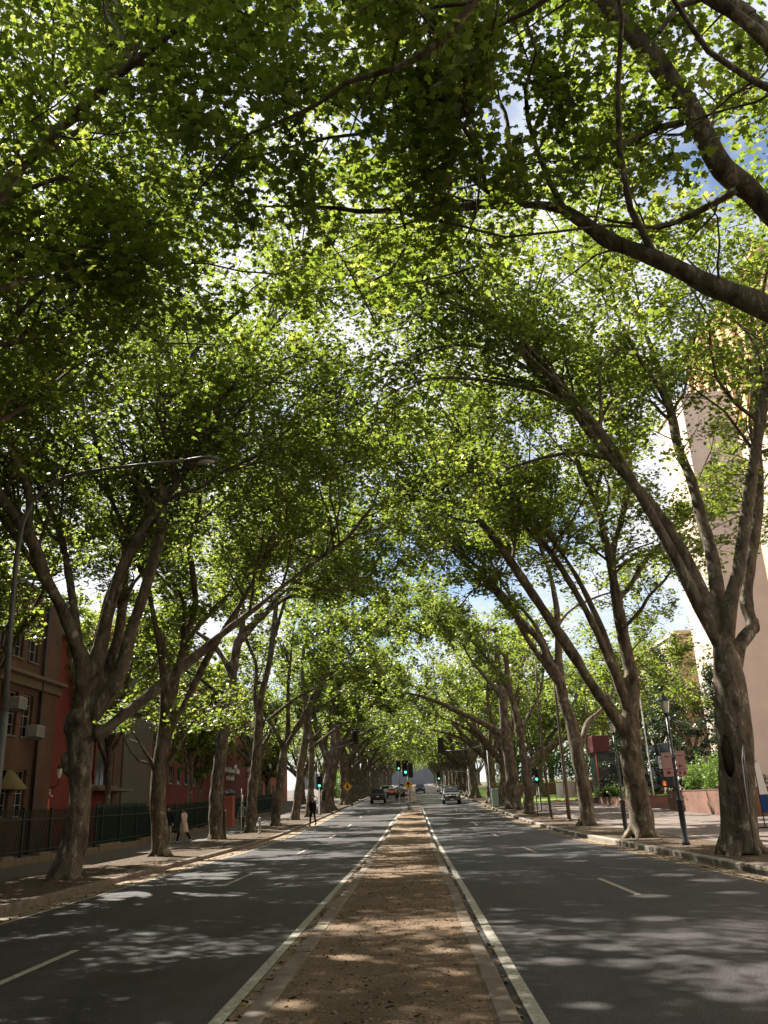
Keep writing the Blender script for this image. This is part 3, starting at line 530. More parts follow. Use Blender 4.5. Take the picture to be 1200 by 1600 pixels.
def scatter(name, label, boxes, n, m, size, cat, seed):
    """small curled dead leaves and bark bits lying on the ground"""
    r = np.random.default_rng(seed); P = []
    area = np.array([(b[1]-b[0])*(b[3]-b[2])*b[5] for b in boxes]); area /= area.sum()
    for b, k in zip(boxes, (area*n).astype(int)):
        y = b[2]+(b[3]-b[2])*r.random(k)**1.6; x = b[0]+(b[1]-b[0])*(r.random(k)**b[6] if len(b) > 6 else r.random(k))
        z = np.array([gz(v) for v in y])+b[4]; P.append(np.c_[x, y, z])
    P = np.concatenate(P); o = leaves_mesh(name, P+np.array([0, 0, .008]), r, 'mid', size, m, sigma=.28)
    o['kind'] = 'stuff'; o['label'] = label; o['category'] = cat; return o

# ------------------------------------------------------------------ leaves
TEMPL = {
 'near': [(0,0),(.24,-.07),(.50,.20),(.28,.32),(.44,.64),(.17,.60),(0,1.0),(-.17,.60),(-.44,.64),(-.28,.32),(-.50,.20),(-.24,-.07)],
 'mid': [(0,0),(.46,.14),(.26,.36),(.36,.68),(0,1.0),(-.36,.68),(-.26,.36),(-.46,.14)],
 'far': [(0,0),(.46,.42),(0,1.0),(-.46,.42)],
}
GAPS = [((-5.23,19.09,0), 0.35), ((-6.26,18.31,0), 0.28), ((-5.85,19.27,0), 0.35), ((-4.84,18.97,0), 0.35), ((-6.25,18.83,0), 0.24), ((-3.89,18.37,0), 0.38), ((-6.47,19.12,0), 0.27), ((-5.45,19.31,0), 0.20), ((-6.51,19.40,0), 0.31), ((-6.42,19.48,0), 0.41), ((-6.35,18.81,0), 0.23), ((-5.73,19.05,0), 0.24), ((-4.54,18.36,0), 0.24), ((-4.17,18.78,0), 0.29), ((-5.05,23.73,0), 0.28), ((-6.24,24.43,0), 0.41), ((-4.25,24.26,0), 0.28), ((-5.54,24.33,0), 0.35), ((-6.06,23.06,0), 0.28), ((-5.23,24.67,0), 0.31), ((-6.24,24.70,0), 0.29), ((-5.21,23.02,0), 0.29), ((-5.48,24.56,0), 0.22), ((-5.15,22.90,0), 0.35), ((-6.22,23.17,0), 0.28), ((-4.96,22.55,0), 0.30), ((-5.86,23.19,0), 0.30), ((1.31,14.11,-0.00),0.20), ((1.17,12.71,-0.00),0.17), ((1.73,11.12,-0.00),0.20), ((2.05,10.34,-0.00),0.22), ((2.28,12.55,-0.00),0.22), ((3.15,12.40,-0.00),0.24), ((1.41,9.62,-0.00),0.20), ((2.00,9.38,-0.00),0.24), ((2.65,9.41,-0.00),0.25), ((1.31,7.65,-0.00),0.17), ((2.53,7.77,-0.00),0.20), ((5.12,18.45,-0.00),0.34), ((5.45,17.11,-0.00),0.30), ((3.75,14.99,-0.00),0.26), ((2.12,27.70,-0.00),0.30), ((3.38,26.77,-0.00),0.30), ((4.10,23.43,-0.00),0.30), ((0.01,10.86,0.10),0.17), ((0.27,9.82,0.10),0.17), ((-1.03,11.96,0.10),0.24), ((-0.76,9.72,0.10),0.20), ((-1.05,7.57,0.10),0.16), ((-0.63,12.45,0.10),0.18), ((-0.61,19.64,0.10),0.25), ((-0.05,20.20,0.10),0.25), ((5.13,14.92,-0.00),0.28)]
def leaves_mesh(name, C, r, templ, size, m, parent=None, sigma=.55, tint=None):
    if parent is not None:                                   # gaps between the crowns that let broad sun patches reach the road
        wc = C+np.array(parent.location)[None, :]; ok = np.ones(len(C), bool)
        for p0, rad in GAPS:
            d = wc-np.array(p0); t_ = d@np.array(to_sun); ok &= np.linalg.norm(d-t_[:, None]*np.array(to_sun), axis=1) > rad
        C = C[ok]; tint = tint[ok] if tint is not None else None
    n = len(C); T = np.array(TEMPL[templ]); k = len(T)
    nz = np.c_[r.normal(0, sigma, n), r.normal(0, sigma, n), np.ones(n)]; nz /= np.linalg.norm(nz, axis=1)[:, None]
    a = r.random(n)*2*PI; h = np.c_[np.cos(a), np.sin(a), np.full(n, -.35)]
    h -= nz*(h*nz).sum(1)[:, None]; h /= np.linalg.norm(h, axis=1)[:, None]
    w = np.cross(h, nz); s = size*r.uniform(.5, 1.32, n)
    X = T[:, 0][None, :, None]; Y = (T[:, 1]-.4)[None, :, None]; Z = (-np.abs(T[:, 0])*r.uniform(.05, .6, (n, 1))-(T[:, 1]-.3)**2*r.uniform(-.1, .6, (n, 1)))[:, :, None]
    X = X*r.uniform(.68, 1.12, n)[:, None, None]
    V = C[:, None, :] + s[:, None, None]*(X*w[:, None, :] + Y*h[:, None, :] + Z*nz[:, None, :])
    me = bpy.data.meshes.new(name); me.vertices.add(n*k); me.vertices.foreach_set('co', V.astype(np.float32).ravel())
    me.loops.add(n*k); me.loops.foreach_set('vertex_index', np.arange(n*k, dtype=np.int32))
    me.polygons.add(n); me.polygons.foreach_set('loop_start', np.arange(0, n*k, k, dtype=np.int32))
    at = me.attributes.new('tint', 'FLOAT', 'FACE')
    tv = (tint if tint is not None else np.zeros(n)) + np.clip(r.normal(.45, .28, n), 0, 1)
    at.data.foreach_set('value', np.clip(tv, 0, 1).astype(np.float32))
    me.update(calc_edges=True)
    return link(name, me, m, parent)
scatter('fallen_leaves', 'brown fallen leaves and twigs collected in the gutters and over the gravel median', 
        [(-7.6,-6.98,2,60,.006,3,.6), (-1.60,-1.43,3,60,.006,5), (6.2,6.6,4,60,.006,3,2.), (.69,.80,3,40,.006,3), (-1.2,.5,3,60,.106,.35), (-10.8,-7.9,8,60,.12,.35), (6.9,8.9,8,60,.127,.45)],
        6200, mat('dead_leaf', (.15,.088,.045), .9, .1, noise=(2, .3, (.24,.155,.085))), .075, 'leaf litter', 77)
scatter('gravel_chips', 'loose pale stone and bark chips on the gravel median', [(-1.2,.5,2.5,24,.105,1)], 5200,
        mat('stone_chip', (.30,.20,.13), .9, .1, noise=(3, .3, (.13,.085,.055))), .032, 'gravel', 78)

# ------------------------------------------------------------------ trees
def cat_rom(P, step):
    P = np.asarray(P, float); out = []
    Q = np.vstack([2*P[0]-P[1], P, 2*P[-1]-P[-2]])
    for i in range(1, len(Q)-2):
        L = np.linalg.norm(Q[i+1][:3]-Q[i][:3]); n = max(1, int(round(L/step)))
        for j in range(n):
            u = j/n; a, b, c, d = Q[i-1], Q[i], Q[i+1], Q[i+2]
            out.append(.5*(2*b+(c-a)*u+(2*a-5*b+4*c-d)*u*u+(3*b-3*c+d-a)*u**3))
    out.append(P[-1]); out = np.array(out); out[:, 3] = np.maximum(out[:, 3], .012); return out
def unit(v): return v/(np.linalg.norm(v)+1e-9)
def spray(p, d, L, k, r, wob, lift):
    pts = [p]; d = unit(d)
    for i in range(k):
        d = unit(d + r.normal(0, wob, 3) + np.array([0, 0, lift])); pts.append(pts[-1]+d*L/k)
    return np.array(pts)
def perp(t, r):
    v = r.normal(0, 1, 3); v -= t*np.dot(v, t); return unit(v)
def ramify(limbs, r, nleaf, extra=1.0, zmin=5.0, start=.38, reach=1.0, first=1, top=19.0, bias=(0,0,0), dens=1.0):
    """limbs: arrays (x,y,z,r) in tree space -> thin branches, leaf centres"""
    B = []; twigs = []; bias = np.array(bias, float)
    L1 = []
    for li, P in enumerate(limbs):
        seg = np.linalg.norm(np.diff(P[:, :3], axis=0), axis=1); s = np.r_[0, np.cumsum(seg)]; tot = s[-1]
        if li >= first and P[0, 3] > .0:
            L1.append(P)
            for _ in range(max(1, int(extra*tot/1.9))):
                u = r.uniform(start+.08, 1.0)*tot; i = min(len(P)-2, int(np.searchsorted(s, u))); t = unit(P[i+1, :3]-P[max(0,i-1), :3])
                d = unit(.65*t + .8*perp(t, r) + np.array([0, 0, .38]) + bias*.3)
                Ln = r.uniform(2.4, 5.2)*reach
                if P[i, 2] + d[2]*Ln > top: d[2] *= .2
                q = spray(P[i, :3], d, Ln, 6, r, .25, .02); rad = np.linspace(min(P[i, 3]*.55, .06), .016, 7)
                E = np.c_[q, rad]; L1.append(E); B.append(E)
            q = spray(P[-1, :3], unit(P[-1, :3]-P[-3, :3]), r.uniform(1.5, 3)*reach, 5, r, .16, .02); E = np.c_[q, np.linspace(P[-1, 3], .012, 6)]; L1.append(E); B.append(E)
    for P in L1:
        seg = np.linalg.norm(np.diff(P[:, :3], axis=0), axis=1); s = np.r_[0, np.cumsum(seg)]; tot = s[-1]
        thin = P[0, 3] < .07
        for u in np.arange((.15 if thin else start)*tot, tot, .62/dens):
            u += r.uniform(-.2, .2); u = min(max(u, 0), tot-.02); i = min(len(P)-2, int(np.searchsorted(s, u))); t = unit(P[i+1, :3]-P[i, :3])
            if P[i, 3] > .16: continue
            d = unit(.6*t + .95*perp(t, r)*np.array([1, 1, .7]) + np.array([0, 0, .12]))
            q = spray(P[i, :3], d, r.uniform(1.0, 2.3)*reach, 4, r, .2, -.03)
            B.append(np.c_[q, np.linspace(min(P[i, 3]*.5, .022), .007, 5)])
            for v in np.arange(.25, 1.01, .19):
                j = min(3, int(v*4)); f = v*4-j; p = q[j]*(1-f)+q[min(4, j+1)]*f; tt = unit(q[min(4,j+1)]-q[j]) if j < 4 else unit(q[4]-q[3])
                dd = unit(.6*tt+perp(tt, r)*np.array([1, 1, .6])+np.array([0, 0, -.05])); ln = r.uniform(.45, 1.05)*reach
                e = p+dd*ln; twigs.append((p, e))
                if r.random() < .6: B.append(np.c_[np.array([p, (p+e)/2+r.normal(0, .04, 3), e]), [.006, .005, .004]])
    A = np.array([a for a, b in twigs]); E = np.array([b for a, b in twigs]); ln = np.linalg.norm(E-A, axis=1)
    dn = np.clip(r.normal(1, .45, len(A)), .1, 3)*ln
    idx = r.choice(len(A), nleaf, p=dn/dn.sum()); u = r.random(nleaf)[:, None]**.8
    C = A[idx]*(1-u)+E[idx]*u+r.normal(0, .15*reach, (nleaf, 3))
    B = [P for P in B if P[0, 3] > .07 or P[-1, 2] > zmin-.3]
    keep = (C[:, 2] > zmin) & (C[:, 2] < top+1.5)
    clump = r.normal(0, .13, len(A))[idx]
    return B, C[keep], clump[keep]
def branch_mesh(B, name, parent, n=5):
    b = MB()
    for P in B: b.tube(P[:, :3], P[:, 3], 3 if P[0, 3] < .012 else n, cap=False)
    return b.build(name, M['bark'], parent, fix=False)
_ico = None
def trunk_mesh(limbs, name, parent, voxel, blobs=(), hole=None, roots=True, seed=0, rmin=.075):
    r = np.random.default_rng(seed); b = MB()
    for P in limbs:
        k = np.where(P[:, 3] >= rmin)[0]
        if len(k) < 2: continue
        Q = P[:k[-1]+1]; b.tube(Q[:, :3], Q[:, 3], 14)
    P = limbs[0]; br = P[0, 3]; b.ball(P[-1, :3], P[-1, 3]*.98)
    if roots:
        for i in range(7):
            a = 2*PI*i/7+r.uniform(-.3, .3); e = br*r.uniform(1.25, 1.6); c, s_ = math.cos(a), math.sin(a)
            p0 = P[0, :3]
            b.tube([p0+np.array([c*br*.5, s_*br*.5, br*1.25]), p0+np.array([c*br*.85, s_*br*.85, br*.55]), p0+np.array([c*e, s_*e, -.08])], [br*.28, br*.30, br*.2], 8)
    for x, y, z, q in blobs: b.ball((x, y, z), (q, q, q*1.1))
    me = b.mesh('tmp'); o = bpy.data.objects.new('tmp', me); COL.objects.link(o)
    md = o.modifiers.new('r', 'REMESH'); md.mode = 'VOXEL'; md.voxel_size = voxel
    sm = o.modifiers.new('s', 'SMOOTH'); sm.factor = .5; sm.iterations = 4
    h = None
    if hole:
        hb = MB(); hb.ball((0, 0, 0), hole[1], 24, 16); hm = hb.mesh('h'); bm_ = bmesh.new(); bm_.from_mesh(hm); bmesh.ops.recalc_face_normals(bm_, faces=bm_.faces); bm_.to_mesh(hm); bm_.free(); h = bpy.data.objects.new('h', hm); COL.objects.link(h); h.location = hole[0]; h.rotation_euler = (0, 0, hole[2])
        bo = o.modifiers.new('b', 'BOOLEAN'); bo.object = h; bo.operation = 'DIFFERENCE'; bo.solver = 'EXACT'
    dg = bpy.context.evaluated_depsgraph_get(); me2 = bpy.data.meshes.new_from_object(o.evaluated_get(dg))
    bpy.data.objects.remove(o); bpy.data.meshes.remove(me)
    if h: bpy.data.objects.remove(h)
    n = len(me2.vertices); co = np.empty(n*3, np.float32); me2.vertices.foreach_get('co', co); co = co.reshape(-1, 3)
    nr = np.empty(n*3, np.float32); me2.vertex_normals.foreach_get('vector', nr); nr = nr.reshape(-1, 3)
    d = np.zeros(n)
    for f, a in ((2.3, .020), (5.1, .012), (9.7, .007)):
        for _ in range(3):
            w = r.normal(0, 1, 3)*f*np.array([1, 1, .6]); d += a*np.sin(co@w+r.uniform(0, 6.3))
    rr = np.clip((co[:, 2] < 6)*1.0+.45, 0, 1); co += nr*(d*rr)[:, None]
    me2.vertices.foreach_set('co', co.ravel().astype(np.float32)); me2.polygons.foreach_set('use_smooth', np.ones(len(me2.polygons), bool)); me2.update()
    me2.name = name; me2.materials.clear()
    return link(name, me2, M['bark'], parent)
def make_tree(label, base, limbs, seed, nleaf, leafsize, templ, voxel=.05, cut=None, group='street plane trees along the road', blobs=(), hole=None, **kw):
    t = thing('plane_tree', label, 'tree', base, 0, group); r = np.random.default_rng(seed)
    bz = np.array([*base, 0.])
    Ls = [cat_rom(np.array(P)-bz, .25) for P in limbs]
    for P in Ls[1:]: P[:, 3] *= .9
    trunk = trunk_mesh(Ls, 'trunk', t, voxel, blobs=[(x-base[0], y-base[1], z-base[2], q) for x, y, z, q in blobs], hole=hole, seed=seed)
    B, C, cl = ramify(Ls, r, nleaf, **kw)
    if cut:
        k = cut(C+bz[:3]); C = C[k]; cl = cl[k]; B = [P for P in B if P[0, 3] > .05 or cut(P[-1:, :3]+bz[:3])[0]]
    thinl = [P[max(0, np.where(P[:, 3] >= .075)[0][-1]-1 if (P[:, 3] >= .075).any() else 0):] for P in Ls]
    B += [P for P in thinl if len(P) > 1]
    branch_mesh(B, 'branches', t)
    leaves_mesh('crown', C, r, templ, leafsize, M['plane_leaf'], t, tint=cl)
    return t
GL = 'plane trees in the left kerb row'; GR = 'plane trees in the right kerb row'
def tr(key, base, label, seed, nleaf, size, templ, group, **kw): return make_tree(label, base, TRACED[key], seed, nleaf, size, templ, group=group, **kw)
# the two trees whose trunks stand just outside the frame: trunk added below the limbs one sees
L = TRACED['R0']
TRACED['R0'] = [[(8.1,9.6,.05,.55),(8.0,9.6,1.5,.46),(7.9,9.6,3.2,.44),(7.7,9.6,4.6,.42)],
  [(7.7,9.6,4.4,.36),(7.1,9.8,6.2,.30),(6.3,9.95,8.2,.24)]+L[0], [(7.7,9.6,4.2,.32),(6.9,9.8,5.6,.26),(6.0,9.9,6.9,.22)]+L[1]]+L[2:6]+[
  [(7.3,9.7,5.8,.2),(6.6,9.0,8.0,.16),(5.7,8.6,9.8,.13)]+L[6], [(7.5,9.6,5.2,.22),(6.5,8.4,7.6,.16),(4.6,7.4,9.6,.11),(3.0,7.0,10.6,.085)]+TRACED['M0'][0],
  [(7.7,9.6,4.6,.26),(8.6,10.4,7.5,.2),(9.2,11.2,11.,.14),(9.6,11.6,14.5,.07)]]
L = TRACED['L0']
TRACED['L0'] = [[(-9.6,11.6,.05,.5),(-9.6,11.6,1.6,.42),(-9.7,11.6,3.4,.42),(-9.7,11.6,4.8,.4)],
  [(-9.7,11.6,4.6,.24),(-8.9,11.7,7.2,.18),(-7.6,11.8,10.0,.12)]+L[0], [(-9.7,11.6,4.6,.2),(-8.6,11.7,7.2,.13)]+L[1], [(-9.7,11.6,4.4,.2),(-8.4,12.1,7.0,.12)]+L[2],
  [(-9.7,11.6,4.6,.24),(-9.9,10.4,8.,.18),(-9.4,9.2,11.5,.12),(-8.6,8.4,15.,.06)], [(-9.7,11.6,4.6,.24),(-10.6,12.5,8.,.18),(-11.2,13.2,12.,.12),(-11.2,13.6,15.5,.06)],
  [(-9.7,11.6,4.7,.2),(-7.6,10.4,8.2,.14),(-4.6,9.4,11.2,.09),(-1.8,8.8,13.2,.045)], [(-9.7,11.6,4.6,.2),(-9.2,13.4,7.2,.14),(-8.4,15.0,9.0,.1),(-7.8,16.6,10.8,.05)], [(-9.7,11.6,4.6,.2),(-9.0,12.6,7.4,.14),(-8.0,13.6,9.6,.1),(-6.4,14.4,11.6,.05)],
  [(-9.7,11.6,4.6,.24),(-11.4,12.8,7.6,.18),(-13.2,14.4,10.5,.12),(-14.4,15.6,13.5,.05)], [(-9.7,11.6,4.6,.22),(-10.2,14.0,7.6,.16),(-10.8,16.2,11.,.11),(-10.6,17.4,14.5,.05)], [(-9.7,11.6,4.6,.22),(-11.6,10.6,7.6,.16),(-13.2,9.6,10.6,.1),(-14.,9.0,13.5,.05)]]
ra = np.random.default_rng(21)
for key, ts in dict(L2=[(-2.6,31.5,15.5),(-4.2,37,16.5)], L3=[(-1.2,45,16),(-4.5,49,15)], L4=[(-1.4,52,15),(-3.5,55.5,15.8)],
                    R2=[(1.8,29.5,16.2),(3.4,33.5,17.2)], R3=[(1.4,42,15.8),(3.5,46.5,17)], R4=[(1.0,60,15),(2.5,64,16)], L5=[(-1.5,60,14.5)], L6=[(-1.5,68,15)], R5=[(1.0,70,15.5),(2.2,73,16)],
                    L1=[(-12.6,24.5,14.5),(-13.2,22,13),(-4.6,24.5,17.2),(-3.0,21.8,16.2),(-5.5,26.5,16)], R1=[(1.6,21,17.2),(2.6,24.5,18)]).items():
    P0 = TRACED[key][0][-1]; f = np.array(P0[:3])-np.array([0,0,.25])
    for e in ts:
        e = np.array(e, float); d = e-f; pts = [(*f, min(.2, P0[3]*.6))]
        for u, rad in ((.25,.15),(.5,.11),(.75,.075),(1.,.035)):
            v = f+d*np.array([u**1.15, u**1.15, u**.85])+ra.normal(0, .22, 3)*(u < 1); pts.append((*v, rad))
        TRACED[key].append(pts)
for key in TRACED:
    if key not in ('M0',): TRACED[key][0] = [(x, y, z, w*((.74 if key == 'L1' else .72 if key == 'L2' else .80) if key[0] in 'LR' and int(key[1:]) < 8 else .9)) for x, y, z, w in TRACED[key][0]]
    if key in ('L1', 'R1', 'R2', 'R0', 'L0', 'L5'): x, y, z, w = TRACED[key][0][-1]; TRACED[key][0][-1] = (x, y, z, w*.72)
NEARC = dict(zmin=5.2)
tr('L1', (-9.21,23.2,.1), 'broad dark plane tree with knobbly burls, nearest whole trunk on the left footpath', 11, 66000, 0.14, 'mid', GL, voxel=.05,
   blobs=[(-9.33,23.1,2.95,.17),(-9.38,23.05,3.12,.13),(-9.31,23.0,2.78,.12),(-9.28,23.05,3.9,.18),(-9.22,22.98,4.12,.19),(-9.05,22.9,4.2,.18)], zmin=7.6, extra=1.8)
tr('R1', (7.65,21.4,.13), 'thick plane tree with a dark hollow in its trunk, on the right verge', 12, 52000, 0.136, 'mid', GR, voxel=.05,
   blobs=[(9.33,22.4,5.66,.19),(9.40,22.4,5.82,.12)], hole=((.03,-.20,2.20), (.15,.42,.53), -.80), zmin=7.2, extra=1.4)
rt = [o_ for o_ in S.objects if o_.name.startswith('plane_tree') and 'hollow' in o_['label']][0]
hb = MB(); hb.ball((0,0,0), (.135,.35,.50), 20, 14); hl = hb.build('hollow_shade_lining', mat('rotten_wood_shade', (.018,.013,.009), .95, .05, noise=(12, .2, (.035,.025,.017))), rt)  # added rotten-wood lining, its near-black colour standing in for the hollow's shade
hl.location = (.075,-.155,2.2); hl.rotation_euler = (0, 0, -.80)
tr('R0', (8.1,9.6,.1), 'plane tree reaching two big bare limbs across the top right of the view', 13, 52000, 0.128, 'near', GR, voxel=.05, zmin=9.2, extra=1.2, top=16, cut=lambda P: (P[:, 1] > 9.0)|(P[:, 2] > 14)|(P[:, 0] < 1.5))
tr('L0', (-9.6,11.6,.1), 'plane tree whose dense dark crown fills the upper left of the view, trunk outside it', 14, 74000, 0.138, 'near', GL, voxel=.06, zmin=8.2, extra=1.7, start=.3)
tr('L2', (-9.61,33.2,.1), 'slim plane tree with pruned stubs at its fork, beside the two walkers', 15, 58000, 0.15, 'mid', GL, voxel=.05, zmin=4.6, extra=1.6)
tr('R2', (7.8,31.2,.13), 'forked plane tree beside the post with pink signs, one long limb slanting over the road', 16, 50000, 0.15, 'mid', GR, voxel=.055, zmin=6.0, extra=1.5)
tr('L3', (-10.68,47.2,.14), 'straight brown plane tree standing behind the woman in the beige coat', 17, 44000, 0.17, 'mid', GL, voxel=.06, zmin=5, extra=1.5)
tr('R3', (8.35,43.8,.18), 'leaning plane tree with a forked crown in front of the low planter with green plants', 18, 44000, 0.17, 'mid', GR, voxel=.06, zmin=5.6, extra=1.5)
tr('L4', (-10.02,53.6,.28), 'dark narrow plane tree beside the short white bollard and the thin sign pole', 19, 15200, 0.22, 'far', GL, voxel=.07, zmin=5)
tr('L5', (-9.72,61,.44), 'plane tree forking into a low vase shape before the green fence', 20, 12000, 0.25, 'far', GL, voxel=.07, zmin=5)
tr('L6', (-9.49,69,.6), 'plain plane tree leaning right just behind the vase shaped one on the left', 21, 11200, 0.26, 'far', GL, voxel=.08, zmin=5.4)
tr('L7', (-8.99,74,.75), 'thin upright plane tree next to the green signal on the left kerb', 22, 9600, 0.27, 'far', GL, voxel=.08, zmin=5.6)
tr('L8', (-8.47,81,.9), 'thick dark crooked plane tree behind the left traffic signal pole', 23, 12000, 0.27, 'far', GL, voxel=.09, zmin=5.4)
tr('R4', (7.96,62,.5), 'plane tree sending two low limbs right over the brick path, beside slim posts', 24, 14400, 0.23, 'far', GR, voxel=.08, zmin=5.4)
tr('R5', (7.97,71,.75), 'dark thick plane tree whose long low limb arches left above the road', 25, 11200, 0.27, 'far', GR, voxel=.09, zmin=5.4)

def gen_limbs(r, lean, h=4.5, n=6, spread=1.0, tr_=.45):
    """a whole plane tree skeleton at the origin; lean = +1/-1 towards the road"""
    tw = r.uniform(-.25, .25)
    T_ = [(0,0,-.05,tr_*1.15),(tw*.3,0,1.2,tr_*.92),(tw*.6,.05,2.6,tr_*.86),(tw,.1,h,tr_*.88)]
    out = [T_]
    for i in range(n):
        a = 2*PI*i/n+r.uniform(-.35, .35); c, s_ = math.cos(a)*spread, math.sin(a)*spread
        R_ = r.uniform(2.6, 4.2)+max(0, c*lean)*3.2; H = r.uniform(13.5, 16.5)-max(0, c*lean)*1.2
        p = np.array([tw, .1, h-.4]); pts = [(*p, tr_*.5)]
        for k, u in enumerate((.22, .45, .7, 1.0)):
            pts.append((p[0]+c*R_*u**.85+r.normal(0,.2), p[1]+s_*R_*u**.85+r.normal(0,.2), p[2]+(H-h)*u**.95, tr_*(.42-.36*u)))
        out.append(pts)
    for i in range(1):
        y1 = r.uniform(-3, 3); x1 = lean*r.uniform(6.5, 9.0); z1 = r.uniform(7.2, 10.5)
        out.append([(tw,.1,h-.5,tr_*.4),(tw+x1*.3,y1*.2,h+(z1-h)*.55,tr_*.3),(tw+x1*.65,y1*.6,h+(z1-h)*.9,tr_*.2),(tw+x1,y1,z1,tr_*.07)])
    return out
def proto_tree(label, loc, seed, lean, group, nleaf=10500, size=.29):
    r = np.random.default_rng(seed); t = thing('plane_tree', label, 'tree', loc, 0, group)
    Ls = [cat_rom(np.array(P, float), .5) for P in gen_limbs(r, lean, h=r.uniform(3.8, 5.2), n=6, tr_=.62)]
    trunk_mesh(Ls, 'trunk', t, .11, seed=seed, rmin=.09)
    B, C, cl = ramify(Ls, r, nleaf, zmin=3.4, start=.12, extra=.8, reach=1.15, dens=.8, top=17.5)
    branch_mesh([b for b in B if b[0, 3] > .02], 'branches', t, 4)
    leaves_mesh('crown', C, r, 'far', size, M['plane_leaf'], t, tint=cl)
    return t
protos = {}
FL = 'distant plane tree in the left row beyond the traffic lights'; FR = 'distant plane tree in the right row beyond the traffic lights'
rr = random.Random(9)
for side, x0, lab, lean in (('L', -8.7, FL, 1), ('R', 7.9, FR, -1)):
    y = 88.5 if side == 'L' else 79.5; k = 0
    while y < 330:
        if not (94 < y < 101):
            loc = (x0+rr.uniform(-.35, .35), y, gz(y)+.1); key = (side, k % 3)
            if key not in protos:
                protos[key] = proto_tree(lab, loc, 100+k+(50 if side == 'R' else 0), lean, (GL if side == 'L' else GR))
                o = protos[key]
            else:
                o = copy_tree(protos[key]); o.location = loc
                sc = rr.uniform(.92, 1.08); o.scale = (sc, sc*rr.choice((-1, 1)), sc)
            o['label'] = lab
            if side == 'R' and k == 0: o['label'] = 'sunlit plane tree beside the pale green cabinet on the right kerb'
            k += 1
        y += rr.uniform(8.2, 11.5) if y < 200 else rr.uniform(10, 14)
# a tree on each side level with the camera, whose crown reaches into the top of the view
for side, loc, lab in (('L', (-9.6,0.5,.1), 'plane tree overhanging the top left corner of the view, trunk outside it'), ('R', (8.0,-1.0,.1), 'plane tree overhanging the top right corner of the view, trunk outside it')):
    r = np.random.default_rng(61 if side == 'L' else 62); t = thing('plane_tree', lab, 'tree', loc, 0, GL if side == 'L' else GR)
    Ls = [cat_rom(np.array(P, float), .4) for P in gen_limbs(r, 1 if side == 'L' else -1, h=4.6, n=7, tr_=.5)]
    trunk_mesh(Ls, 'trunk', t, .08, seed=7, rmin=.08)
    B, C, cl = ramify(Ls, r, 64000 if side == 'L' else 32000, zmin=9.3 if side == 'L' else 13, extra=1.6, top=17)
    branch_mesh(B, 'branches', t, 5); leaves_mesh('crown', C, r, 'near', .128, M['plane_leaf'], t, tint=cl)
# the rows go on behind the camera and shade the street from there
for side, x0 in (('L', -9.2), ('R', 8.0)):
    for i, y in enumerate((-10, -19.5, -29, -40)):
        o = copy_tree(protos[(side, i % 3)]); o.location = (x0, y, .1); o['label'] = 'plane tree of the %s row standing behind the camera' % ('left' if side == 'L' else 'right')
for i, (x, y) in enumerate([(15.8,-6)]):  # unseen tree added to cut the light on the right lanes
    o = copy_tree(protos[('R', i)]); o.location = (x, y, .12); o['group'] = 'added shade trees right of the path'; o['label'] = 'unseen plane tree added right of the path to shade the road'
# park trees behind the rows
for i, (x, y) in enumerate([(-9.5,352),(10.5,364),(13,350),(-13,360)]):
    o = copy_tree(protos[('L' if i % 2 else 'R', i % 3)]); o.location = (x, y, gz(y)); o.scale = (1.15, 1.15, 1.0); o['group'] = 'trees closing the far end of the street'; o['label'] = 'plane tree closing the view at the far end of the street'
PK = 'park trees behind the street rows'
spots = [(19.5,92,'R'),(24,108,'R'),(17.5,122,'R'),(27,84,'R'),(22,140,'R'),(34,100,'R'),(19,165,'R'),(30,128,'R'),(21,195,'R'),(20,230,'R'),
         (-17.5,96,'L'),(-16.5,128,'L'),(-24,140,'L'),(-17,160,'L'),(-22,185,'L'),(-18,215,'L'),(-19.5,250,'L'),(20,270,'R'),(14.5,101,'R'),(13.5,119,'R'),(25,92,'R')]
for i, (x, y, s_) in enumerate(spots):
    o = copy_tree(protos[(s_, i % 3)]); o.location = (x, y, gz(y)); sc = rr.uniform(.85, 1.05); o.scale = (-sc, sc, sc*.95)
    o['group'] = PK; o['label'] = 'leafy park tree standing well behind the %s row of plane trees' % ('right' if s_ == 'R' else 'left')
def yard_tree(label, loc, seed, h, spread, nleaf, size, leafm, zmin, name='yard_tree', tr_=.22):
    r = np.random.default_rng(seed); t = thing(name, label, 'tree', loc)
    Ls = [[(0,0,-.05,tr_),(.1,0,h*.2,tr_*.85),(.05,.1,h*.4,tr_*.75)]]
    for i in range(6):
        a = 2*PI*i/6+r.uniform(-.4, .4); c, s_ = math.cos(a)*spread, math.sin(a)*spread
        Ls.append([(.05,.1,h*r.uniform(.22,.38),tr_*.5),(c*.4,s_*.4,h*.5,tr_*.38),(c*.8,s_*.8,h*.7,tr_*.25),(c,s_,h*r.uniform(.8,.95),tr_*.12)])
    Ls = [cat_rom(np.array(P, float), .3) for P in Ls]
    b = MB()
    for P in Ls: b.tube(P[:, :3], P[:, 3], 9)
    b.build('trunk', M['bark'], t, fix=False)
    B, C, cl = ramify(Ls, r, nleaf, zmin=zmin, extra=1.0, reach=.75, start=.1, top=h)
    branch_mesh([b for b in B if b[0, 3] > .01], 'branches', t, 4); leaves_mesh('crown', C, r, 'far', size, M[leafm], t, tint=cl+.2)
    return t
yard_tree('bright green young yard tree behind the green fence, above the walkers', (-18.6,75,gz(75)), 31, 10.5, 2.6, 9000, .26, 'plane_leaf', 1.6)
yard_tree('leafy yard tree in front of the red office block, past the beige stair tower', (-17.6,104,gz(104)), 32, 10, 3, 7000, .32, 'plane_leaf', 2.4)
